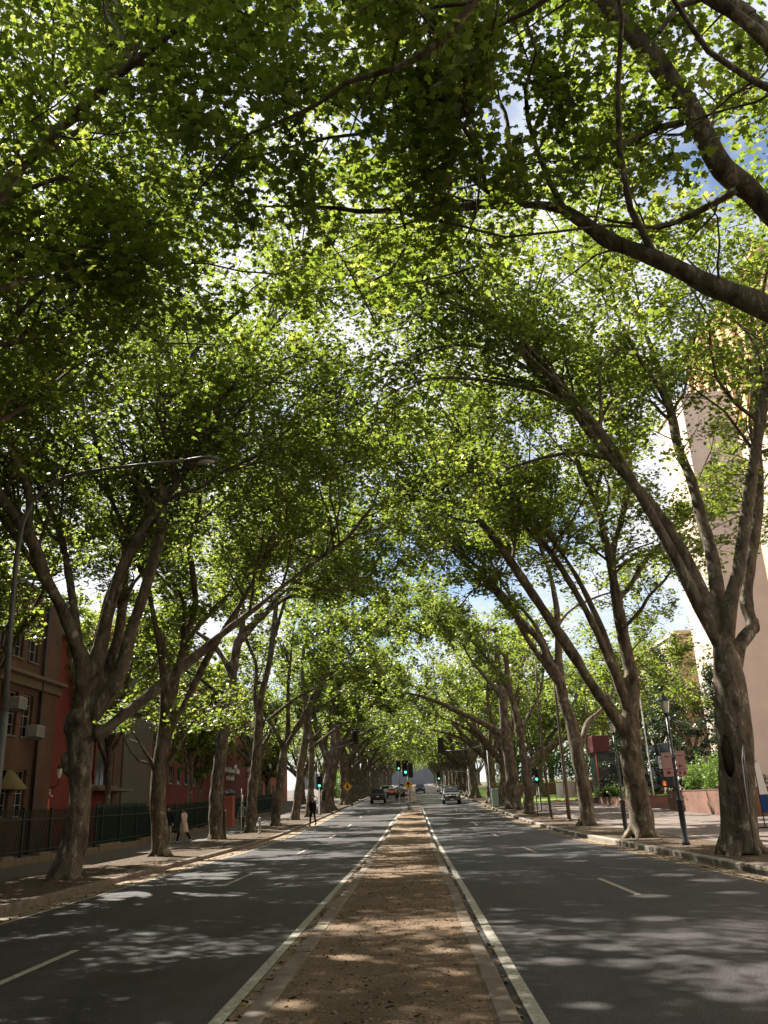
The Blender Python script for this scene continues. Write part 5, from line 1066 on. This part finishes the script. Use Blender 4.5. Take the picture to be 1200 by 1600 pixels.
signal('traffic light hung from a long pale curved arm over the left lanes', (-8.6, 78.6, gz(78.6)+.12), 4.4, [(3.45,-.05,6.6,-1,False,1.0)], arm=[(0,0,4.2),(.15,0,4.75),(.6,0,5.2),(1.4,0,5.55),(2.4,0,5.82),(3.35,0,6.05)])
signal('small far green traffic light left of the median signal, across the junction', (-1.75, 106, gz(106)+.1), 4.9, [(0,-.15,4.25,-1,True,.95)])
signal('far green traffic light in front of the right row trunks, across the junction', (3.15+3.9, 112, gz(112)+.1), 3.5, [(-3.8,-.12,2.85,-1,True,.9)], arm=[(0,0,3.2),(-1.4,0,3.3),(-2.8,0,3.3),(-3.65,0,3.3)])
signal('dark traffic light seen from behind, hung on a pole arm over the right lanes', (7.0, 80.6, gz(80.6)+.12), 6.0, [(-4.3,.0,5.55,1,False,1.0)], arm=[(0,0,5.4),(-1.2,0,5.15),(-2.6,0,5.0),(-4.2,0,5.0)])
signal('low green traffic light beside the brick path on the right verge', (9.1, 64, gz(64)+.12), 3.0, [(-.15,-.15,2.5,-1,True,.8)], paint='dark_iron')

# ------------------------------------------------------------------ right side: planters, letters, barriers, buildings
def planter(label, x0, x1, y0, y1, z0, z1):
    t = thing('brick_planter', label, 'planter', ((x0+x1)/2, (y0+y1)/2, 0)); a, c = (x1-x0)/2, (y1-y0)/2; w = .24
    b = MB(); b.box(-a,-a+w,-c,c,z0,z1); b.box(a-w,a,-c,c,z0,z1); b.box(-a+w,a-w,-c,-c+w,z0,z1); b.box(-a+w,a-w,c-w,c,z0,z1); b.build('wall', M['planter_brick'], t)
    b = MB(); b.box(-a-.02,-a+w,-c-.02,c+.02,z1+.002,z1+.07); b.box(-a+w+.002,a,-c-.02,-c+w,z1+.002,z1+.07); b.build('coping', M['brown_brick'], t)
    MB().box(-a+w+.003,a-w-.003,-c+w+.003,c-w-.003,z0,z1-.12).build('soil', M['verge_dirt'], t)
planter('tall brown brick planter wall with shadow streaks, left of the hollow tree', 16.7, 20, 47.6, 58.6, .1, 1.55)
planter('low red brick planter with bright green plants behind the leaning tree', 15.5, 18.6, 61.8, 77.4, .3, 1.28)
t = thing('letter_sign', 'big white letters on a dark board behind the pink parking signs', 'sign', (19.2, 70.5, 0)); 
MB().bbox(.02,.2,-5.2,7.4,1.9,5.1,.02).build('board', M['navy_paint'], t)
def text(s, size, m, parent, loc, rot, ext=.02, name='lettering'):
    cu = bpy.data.curves.new('txt', 'FONT'); cu.body = s; cu.size = size; cu.extrude = ext; cu.align_x = 'CENTER'; cu.space_character = 2.0
    o = bpy.data.objects.new('txt', cu); COL.objects.link(o); dg = bpy.context.evaluated_depsgraph_get(); me = bpy.data.meshes.new_from_object(o.evaluated_get(dg))
    bpy.data.objects.remove(o); me.name = name; me.materials.clear(); q = link(name, me, m, parent); q.location = loc; q.rotation_euler = rot; return q
text('ARAH', 1.05, M['white_sign'], t, (-.03, 2.6, 2.9), (PI/2, 0, -PI/2), .03)
MB().box(-.02,.015,-1.2,6.4,3.95,4.0).build('trim_line', M['dirty_white'], t); MB().bbox(-.03,.02,-3.6,-2.6,2.0,2.35,.01).build('orange_panel', M['orange_plastic'], t)
MB().box(.05,.15,-4.8,-4.65,0,1.9).box(.05,.15,6.9,7.05,0,1.9).build('legs', M['dark_iron'], t)
t = thing('dark_entrance_pavilion', 'dark blue pavilion with a brick red fascia sign behind the low planter', 'pavilion', (18.4, 84, gz(84)))
MB().box(-1.0,2.2,-1.5,1.5,0,4.4).build('wall', M['navy_paint'], t); f_ = MB().bbox(-1.25,2.3,-1.75,1.7,4.402,5.9,.03).build('fascia', M['maroon'], t)
MB().prism([(.2,4.9),(.75,5.15),(.2,5.4),(.35,5.15)], (-1.78,-1.7505)).build('emblem', M['pink_sign'], f_); MB().box(-1.06,-1.003,-1.56,-1.45,0,4.4).build('red_post', M['hazard_red'], t)
BG = 'temporary fence panels on the brick path'
for i in range(3):
    t = thing('temporary_fence', 'grey and white temporary fence panel on orange feet, %s' % ('closest to the leaning tree', 'middle one of three on the path', 'the one beside the lawn')[i], 'barrier', (16.2-1.0*i, 84.2+.8*i, gz(84.2)+.13), .15*i, BG)
    MB().tube([(-.48,0,.1),(-.48,0,2.0),(.48,0,2.0),(.48,0,.1)], .02, 6).build('frame', M['galv_steel'], t)
    m_ = MB()
    for k in range(11): m_.cyl((-.42+.084*k,0,.15),(-.42+.084*k,0,1.98),.006,4)
    for k in range(7): m_.cyl((-.46,0,.2+.27*k),(.46,0,.2+.27*k),.006,4)
    m_.build('mesh_infill', M['galv_steel'], t)
    MB().bbox(-.40,.36,-.045,-.03,.3,1.7,.01).build('notice_sheet', M['white_sign' if i != 1 else 'pale_concrete'], t)
    for x in (-.48,.48): MB().bbox(x-.16,x+.16,-.3,.3,0,.14,.03).build('foot', M['orange_plastic'], t)
lw = thing('garden_wall', 'low pinkish brick wall behind the lawn at the end of the brick path', 'wall', (18, 112, gz(112))); MB().box(-8.5,10,-.2,.2,-.1,1.5).build('wall', M['planter_brick'], lw); MB().box(-8.55,10.05,-.25,.25,1.502,1.6).build('coping', M['pale_concrete'], lw)

def slab_building(label, name, cx, cy_, sx, sy, h, m, ribs=None, wins=None, frame='dark_iron', joints=None):
    t = thing(name, label, 'building', (cx, cy_, 0)); b = MB(); x0, y0 = -sx/2, -sy/2
    b.wall(-sy/2, sy/2, -.1, h, wins or [], x0, x0+.35, 'x'); b.box(x0+.36, sx/2, y0, sy/2, -.1, h-.05); b.build('wall', M[m], t)
    if ribs:
        r_ = MB(); y = y0
        while y <= sy/2+.01: r_.box(x0-.35, x0-.003, y-.14, y+.14, 1.0, h); y += ribs
        r_.build('ribs', M[m], t)
    if wins:
        for w in wins:
            f = MB().box(x0+.18,x0+.24,w[0]+.02,w[0]+.1,w[2],w[3]).box(x0+.18,x0+.24,w[1]-.1,w[1]-.02,w[2],w[3]).box(x0+.183,x0+.237,w[0]+.1,w[1]-.1,(w[2]+w[3])/2-.04,(w[2]+w[3])/2+.04).build('window', M[frame], t)
            MB().box(x0+.26,x0+.28,w[0],w[1],w[2],w[3]).build('pane', M['window_glass'], f)
    if joints:
        j = MB(); z = joints
        while z < h: j.box(x0-.006, x0-.002, y0, sy/2, z-.02, z+.02); z += joints
        j.build('panel_joints', M['dark_render'], t)
    MB().box(x0-.15, sx/2+.1, y0-.1, sy/2+.1, h+.002, h+.4).build('parapet', M[m], t)
    return t
slab_building('tall blank pinkish beige tower behind the hollow plane tree', 'beige_tower', 26.4, 67.5, 4.2, 7.0, 33, 'beige_render', joints=4.2)
slab_building('pale concrete wing with panel joints low at the right edge of the view', 'concrete_wing', 27.6, 28, 5.2, 56, 25, 'pale_concrete', joints=3.6)
ww = [(y, y+1.5, z, z+1.9) for y in (-8.6,-6.2,-3.8,-1.4,1.0,3.4,5.8) for z in np.arange(4, 41, 3.4)]
slab_building('high orange tan tower with ribs and windows at the upper right', 'orange_tower', 36, 70, 9, 20, 45, 'orange_render', ribs=2.4, wins=ww[:98])
slab_building('beige slab building between the beige tower and the conifers', 'white_building', 33, 96, 10, 18, 17, 'beige_render', joints=3.4)
slab_building('dark blue glass office block far behind the right row', 'dark_office_block', 38, 128, 14, 26, 19, 'navy_paint', joints=3.2)
slab_building('grey office block closing the far end of the street', 'grey_office_block', -20, 455, 74, 20, 19, 'slate_render', joints=3.2)

# ------------------------------------------------------------------ vehicles
def car(label, loc, rz, paint, kind='suv', group='cars on the road', rack=False):
    """local: front at +y"""
    t = thing('car', label, 'car', loc, rz, group)
    if kind in ('suv', 'ute'):
        W_, st = (.92, [(2.25,.42,.55,.62,.80,.84),(2.12,.36,.62,.90,1.00,1.03),(1.15,.36,.66,.92,1.12,1.17),(1.0,.36,.66,.92,1.14,1.20),(.25,.36,.66,.92,1.16,1.76),(-1.9,.36,.66,.92,1.14,1.74),(-2.2,.38,.66,.90,1.08,1.14),(-2.28,.44,.60,.75,.95,.98)])
        roofw = .68
    else:
        W_, st = (.88, [(2.15,.34,.48,.6,.66,.70),(2.0,.28,.55,.85,.80,.84),(1.1,.26,.58,.88,.90,.97),(.95,.26,.58,.88,.92,1.0),(.1,.26,.58,.88,.94,1.42),(-1.1,.26,.58,.88,.94,1.40),(-1.75,.28,.58,.86,.94,1.04),(-2.15,.34,.56,.80,.90,.94)])
        roofw = .60
    b = MB(); vs = []; n = 0
    for (y, zb, zm, w, zw, zt) in st:
        tall = zt-zw > .3; rw = roofw if tall else w*.86
        half = [(w*.80,zb),(w,zm),(w*.99,zw),(rw,zt-.05 if tall else zt-.02),(0,zt)]
        row = half+[(-x, z) for x, z in half[:-1][::-1]]; n = len(row); vs += [(x, y, z) for x, z in row]
    fs = [(i*n+j, i*n+j+1, (i+1)*n+j+1, (i+1)*n+j) for i in range(len(st)-1) for j in range(n-1)]+[(i*n+n-1, i*n, (i+1)*n, (i+1)*n+n-1) for i in range(len(st)-1)]
    fs += [tuple(range(n)), tuple((len(st)-1)*n+j for j in range(n))]; b.add(vs, fs, False); b.build('body', M['car_'+paint], t)
    def glass(i, k, nm):                                             # between stations i and i+1, across the car
        (y0,_,_,w0,zw0,zt0), (y1,_,_,w1,zw1,zt1) = st[i], st[i+1]
        lo, hi = ((y0,zt0,w0*.80),(y1,zt1-.07,roofw*.93)) if zt1 > zt0 else ((y1,zt1,w1*.80),(y0,zt0-.07,roofw*.93))
        d = (hi[1]-lo[1]); dy = hi[0]-lo[0]; nrm = np.array([0,-d,dy])*(1 if dy > 0 else -1); nrm = nrm/np.linalg.norm(nrm)*.045
        if nrm[2] < 0: nrm = -nrm
        l = lambda u: (lo[0]+(hi[0]-lo[0])*u, lo[1]+(hi[1]-lo[1])*u, lo[2]+(hi[2]-lo[2])*u)
        A, B_ = l(.10), l(.95); g = MB(); g.quad((-A[2],A[0]+nrm[1],A[1]+nrm[2]),(A[2],A[0]+nrm[1],A[1]+nrm[2]),(B_[2],B_[0]+nrm[1],B_[1]+nrm[2]),(-B_[2],B_[0]+nrm[1],B_[1]+nrm[2])); g.build(nm, M['glass_dark'], t)
    glass(3, 0, 'windscreen'); glass(5, 0, 'rear_window')
    for s_ in (-1, 1):
        (ya,_,_,w0,za,ta), (yb,_,_,w1,zb_,tb) = st[4], st[5]; g = MB(); e = .012*s_
        for (u0, u1) in ((.0,.46),(.50,1.0)):
            y_ = lambda u: ya-.05+(yb-ya+.15)*u
            g.quad((s_*w0*.96+e,y_(u0)+(.35 if u0 == 0 else 0),za+.06),(s_*w0*.96+e,y_(u1),za+.06),(s_*(roofw+.05)+e,y_(u1),ta-.14),(s_*(roofw+.05)+e,y_(u0),ta-.14))
        g.build('side_window', M['glass_dark'], t)
        for y in (1.35, -1.35):
            r_ = .39 if kind != 'sedan' else .32; w = MB(); w.tube([(s_*(W_-.20),y,r_),(s_*(W_+.015),y,r_)], r_, 18); wo_ = w.build('wheel', M['rubber'], t)
            MB().tube([(s_*(W_+.016),y,r_),(s_*(W_+.03),y,r_)], r_*.6, 14).build('rim', M['rim_metal'], wo_)
            a = np.linspace(0, PI, 9); ar = MB(); ar.tube([(s_*(W_-.02),y+(r_+.06)*math.cos(q),r_+(r_+.06)*math.sin(q)) for q in a], .035, 6); ar.build('wheel_arch', M['black_plastic'], t)
        m_ = MB(); m_.ball((s_*(W_+.12),.85,st[3][5]+.02), (.12,.07,.09), 10, 6); m_.tube([(s_*(W_-.08),.9,st[3][5]-.03),(s_*(W_+.1),.86,st[3][5])], .02, 6); m_.build('mirror', M['car_'+paint], t)
        MB().bbox(s_*.58-.15, s_*.58+.15, st[0][0]-.10, st[0][0]+.012, st[0][4]-.06, st[0][4]+.10, .02).build('headlight', M['lamp_clear'], t)
        MB().bbox(s_*.68-.09, s_*.68+.09, st[-1][0]-.012, st[-1][0]+.14, st[-1][4]-.22, st[-1][4]+.06, .02).build('tail_light', M['tail_red'], t)
    fy = st[0][0]
    MB().bbox(-.42,.42,fy-.05,fy+.02,.60,.80,.02).build('grille', M['black_plastic'], t)
    MB().bbox(-.86,.86,fy-.28,fy+.05,.38,.56,.04).build('front_bumper', M['car_'+paint], t)
    MB().bbox(-.86,.86,st[-1][0]-.06,st[-1][0]+.2,.40,.58,.04).build('rear_bumper', M['black_plastic'], t)
    MB().box(-.19,.19,fy+.052,fy+.062,.42,.53).build('front_plate', M['white_sign'], t); MB().box(-.19,.19,st[-1][0]-.03,st[-1][0]-.013,.74,.85).build('rear_plate', M['white_sign'], t)
    if kind == 'ute':
        MB().tube([(-.38,fy+.06,.66),(-.40,fy+.09,.86),(.40,fy+.09,.86),(.38,fy+.06,.66)], .03, 8).build('bull_bar', M['chrome'], t)
        b = MB()
        for y in (.05,-.75,-1.5): b.box(-.72,.72,y-.03,y+.03,1.84,1.88)
        for x in (-.7,.7): b.box(x-.025,x+.025,-1.6,.15,1.881,1.92); b.box(x-.02,x+.02,-.02,.02,1.72,1.84); b.box(x-.02,x+.02,-1.5,-1.46,1.72,1.84)
        b.build('roof_rack', M['dirty_white'], t); MB().tube([(.55,1.95,1.0),(.56,1.93,2.9)], .012, 5).build('aerial', M['white_paint'], t)
    return t
car('grey four wheel drive with roof rack coming towards us in the right lanes', (3.96, 95, gz(95)+.008), PI, 'silver_grey', 'ute', rack=True)
car('black four wheel drive seen from behind in the left lanes beyond the crossing', (-4.57, 111, gz(111)+.004), 0, 'black', 'suv')
car('red car seen from behind, queued beyond the crossing', (-3.6, 143, gz(143)), 0, 'red', 'sedan')
car('dark car seen from behind, right beside the queued red car', (-1.9, 131, gz(131)), 0, 'black', 'sedan')
car('dark blue car coming over the rise in the right lane', (1.2, 172, gz(172)), PI, 'dark_blue', 'suv')
far = [(-5.2,160,'white'),(-2.6,158,'white'),(-3.0,172,'silver'),(-5.6,176,'silver'),(-2.7,186,'white'),(-5.4,196,'white'),(-2.8,206,'silver'),(-5.2,222,'white')]
for i, (x, y, c) in enumerate(far):
    car('pale queued car in the far left lanes', (x, y, gz(y)), 0, c, 'sedan' if i % 3 else 'suv', group='pale cars queued far up the left lanes')
for i, (x, y) in enumerate([(5.4,150),(5.6,162),(5.5,176)]): car('white car parked along the far right kerb', (x, y, gz(y)), PI, 'white', 'sedan', group='white cars parked along the far right kerb')

# ------------------------------------------------------------------ people
def skin_mesh(V, E, R_, sub=1, root=0):
    me = bpy.data.meshes.new('sk'); me.from_pydata(V, E, []); o = bpy.data.objects.new('sk', me); COL.objects.link(o)
    md = o.modifiers.new('s', 'SKIN'); md.use_smooth_shade = True; md.branch_smoothing = .3
    if not me.skin_vertices: me.skin_vertices.new()
    for i, r_ in enumerate(R_): me.skin_vertices[0].data[i].radius = (r_, r_) if np.isscalar(r_) else r_; me.skin_vertices[0].data[i].use_root = (i == root)
    if sub: o.modifiers.new('u', 'SUBSURF').levels = sub
    dg = bpy.context.evaluated_depsgraph_get(); m2 = bpy.data.meshes.new_from_object(o.evaluated_get(dg)); bpy.data.objects.remove(o); bpy.data.meshes.remove(me)
    m2.materials.clear(); m2.polygons.foreach_set('use_smooth', np.ones(len(m2.polygons), bool)); return m2
def person(label, loc, rz, h=1.75, stride=.3, armsw=.25, top='black_cloth', legs='black_cloth', shoes='shoe_dark', coat=False, hair='short', bag=False):
    """faces +y; stride = forward reach of the left foot"""
    k = h/1.75; J = {}
    P = lambda x, y, z: (x*k, y*k, z*k)
    J['pel'] = P(0,0,.95); J['spi'] = P(0,.0,1.13); J['che'] = P(0,.015,1.33); J['nec'] = P(0,.01,1.49); J['hd0'] = P(0,.025,1.56); J['hd1'] = P(0,.03,1.64); J['hd2'] = P(0,.02,1.71)
    drop = abs(stride)*.10
    for s_, n_ in ((-1,'L'),(1,'R')):
        f = stride if s_ < 0 else -stride
        J['hip'+n_] = P(s_*.095,0,.90); J['kne'+n_] = P(s_*.10, f*.55+.05, .50); J['ank'+n_] = P(s_*.10, f-(.0 if f > 0 else .06), .09+(.07 if f < 0 and stride > .15 else 0)); J['toe'+n_] = P(s_*.115, f+.17, .035+(.0 if f > 0 else .02))
        a = -f/max(abs(stride), .01)*armsw
        J['sho'+n_] = P(s_*.17,.0,1.42); J['elb'+n_] = P(s_*.235,a*.45-.03,1.14); J['wri'+n_] = P(s_*.25,a+.02,.91); J['pal'+n_] = P(s_*.25,a+.045,.835)
        for q, (dx, dl) in enumerate(((-.028,.075),(-.009,.088),(.010,.082),(.028,.062))):
            J['f%d%s' % (q, n_)] = P(s_*(.25), a+.05+dx, .835-dl*.55); J['g%d%s' % (q, n_)] = P(s_*(.235), a+.058+dx, .835-dl)
        J['t0'+n_] = P(s_*.232, a+.075, .855); J['t1'+n_] = P(s_*.224, a+.095, .82)
    def G(names, edges, rad, sub=1):
        idx = {n_: i for i, n_ in enumerate(names)}; return skin_mesh([J[n_] for n_ in names], [(idx[a], idx[b_]) for a, b_ in edges], [rad[n_] if np.isscalar(rad[n_]) else rad[n_] for n_ in names], sub, 0)
    rad = dict(pel=(.14*k,.10*k), spi=(.12*k,.095*k), che=(.15*k,.11*k), nec=.055*k, hd0=.07*k, hd1=(.08*k,.095*k), hd2=(.062*k,.07*k))
    names = ['pel','spi','che','nec','hd0','hd1','hd2']; E = [('pel','spi'),('spi','che'),('che','nec'),('nec','hd0'),('hd0','hd1'),('hd1','hd2')]
    for n_ in 'LR':
        names += [x+n_ for x in ('hip','kne','ank','toe','sho','elb','wri','pal','f0','g0','f1','g1','f2','g2','f3','g3','t0','t1')]
        E += [('pel','hip'+n_),('hip'+n_,'kne'+n_),('kne'+n_,'ank'+n_),('ank'+n_,'toe'+n_),('che','sho'+n_),('sho'+n_,'elb'+n_),('elb'+n_,'wri'+n_),('wri'+n_,'pal'+n_),('wri'+n_,'t0'+n_),('t0'+n_,'t1'+n_)]
        for q in range(4): E += [('pal'+n_,'f%d' % q+n_),('f%d' % q+n_,'g%d' % q+n_)]
        for x, r_ in (('hip',.085),('kne',.056),('ank',.038),('toe',.032),('sho',.056),('elb',.042),('wri',.028),('pal',.034),('t0',.011),('t1',.009)): rad[x+n_] = r_*k
        for q in range(4): rad['f%d' % q+n_] = .0095*k; rad['g%d' % q+n_] = .008*k
    me = G(names, E, rad); me.name = 'person'; o = link('person', me, M['skin']); o.location = loc; o.rotation_euler = (0, 0, rz); tag(o, label, 'person', 'people on the left footpath')
    fc = MB(); fc.add([P(-.016,.115,1.60), P(.016,.115,1.60), P(0,.145,1.605), P(0,.11,1.66)], [(0,1,2),(1,3,2),(3,0,2),(0,3,1)], True)
    for s_ in (-1, 1): fc.ball(P(s_*.033,.112,1.645), .011*k, 8, 6, 1); fc.ball(P(s_*.086,.02,1.625), (.012*k,.022*k,.034*k), 8, 6, 0)
    fc.ball(P(0,.115,1.575), (.024*k,.010*k,.007*k), 8, 5, 2); fc.build('face', [M['skin'], M['black_mark'], M['dark_red_mark']], o)
    hm = MB(); hm.ball(P(0,-.005,1.665), (.094*k,.108*k,.092*k), 14, 9)
    if hair == 'long': hm.tube([P(0,-.06,1.68),P(0,-.085,1.55),P(0,-.075,1.42)], [.075*k,.085*k,.05*k], 10)
    hm.build('hair', M['dark_hair'], o)
    J['low'] = P(0,0,.80); J['col'] = P(0,.012,1.525); J['wst'] = P(0,0,1.06)
    n2 = ['pel','spi','che','nec','low','col']; E2 = [('low','pel'),('pel','spi'),('spi','che'),('che','nec'),('nec','col')]; r2 = dict(low=(.175*k,.135*k), pel=(.172*k,.135*k), spi=(.155*k,.128*k), che=(.182*k,.138*k), nec=(.12*k,.10*k), col=.075*k)
    for n_ in 'LR':
        n2 += ['sho'+n_,'elb'+n_,'wri'+n_]; E2 += [('che','sho'+n_),('sho'+n_,'elb'+n_),('elb'+n_,'wri'+n_)]; r2.update({'sho'+n_: .078*k, 'elb'+n_: .060*k, 'wri'+n_: .046*k})
    if coat:
        pass
    m2 = G(n2, E2, r2); m2.name = 'coat' if coat else 'jacket'; link(m2.name, m2, M[top], o)
    if coat:
        sk = MB(); nn = 18; vs = []
        for z, rx, ry, off in ((1.06,.168,.135,0),(.95,.195,.175,.0),(.80,.215,.215,.0),(.66,.235,.255,.0),(.53,.25,.29,.0)):
            vs += [P(rx*math.cos(a)*(1+.04*math.sin(5*a)), off+ry*math.sin(a), z) for a in np.arange(nn)*2*PI/nn]
        sk.add(vs, [(i*nn+j, i*nn+(j+1) % nn, (i+1)*nn+(j+1) % nn, (i+1)*nn+j) for i in range(4) for j in range(nn)]+[tuple(4*nn+j for j in range(nn))], True); sk.build('coat_skirt', M[top], o)
        MB().tube([P(.172*math.cos(a), .132*math.sin(a), 1.03) for a in np.linspace(0, 2*PI, 15)], .022*k, 6).build('belt', M['khaki'], o)
    n3 = ['pel','wst']; E3 = [('pel','wst')]; r3 = dict(pel=(.155*k,.12*k), wst=(.14*k,.112*k))
    for n_ in 'LR':
        n3 += ['hip'+n_,'kne'+n_,'ank'+n_]; E3 += [('pel','hip'+n_),('hip'+n_,'kne'+n_),('kne'+n_,'ank'+n_)]; r3.update({'hip'+n_: .100*k, 'kne'+n_: .070*k, 'ank'+n_: .055*k})
    m3 = G(n3, E3, r3); m3.name = 'trousers'; link('trousers', m3, M[legs], o)
    for n_ in 'LR':
        a = np.array(J['ank'+n_]); t_ = np.array(J['toe'+n_]); s_ = MB(); d = t_-a; d[2] = 0; d = unit(d)
        s_.tube([a-d*.06*k-np.array([0,0,.045*k]), a-np.array([0,0,.035*k]), t_, t_+d*.05*k], [.036*k,.048*k,.042*k,.026*k], 10); s_.build('shoe', M[shoes], o)
    if bag:
        x, y, z = J['che']; bg_ = MB(); bg_.bbox(-.14*k,.14*k,-.30*k,-.12*k,1.02*k,1.44*k,.05*k); bg_.build('backpack', M['black_cloth'], o)
    return o
person('person in black walking off the left kerb beside the signal pole', (-7.05, 60.5, gz(60.5)+.02), RAD(25), 1.86, .26, .2, bag=True)
person('person in a knee length beige coat and dark tights walking along the left footpath', (-11.66, 44.2, gz(44)+.13), RAD(62), 1.66, .36, .22, top='beige_coat', legs='black_cloth', shoes='shoe_light', coat=True)
person('person in a black jacket and khaki trousers half hidden by the pruned plane tree', (-12.75, 45.2, gz(45)+.13), RAD(200), 1.78, .22, .2, top='black_cloth', legs='khaki', shoes='shoe_light')
person('person in a grey teal top and dark trousers standing behind the thin sign pole', (-11.25, 57, gz(57)+.13), RAD(170), 1.7, .06, .1, top='teal_cloth', legs='black_cloth')

for o_ in S.objects:
    if o_.get('label') and len(o_['label'].replace('-', ' ').split()) > 16: print('LONG', len(o_['label'].split()), o_['label'], flush=True)
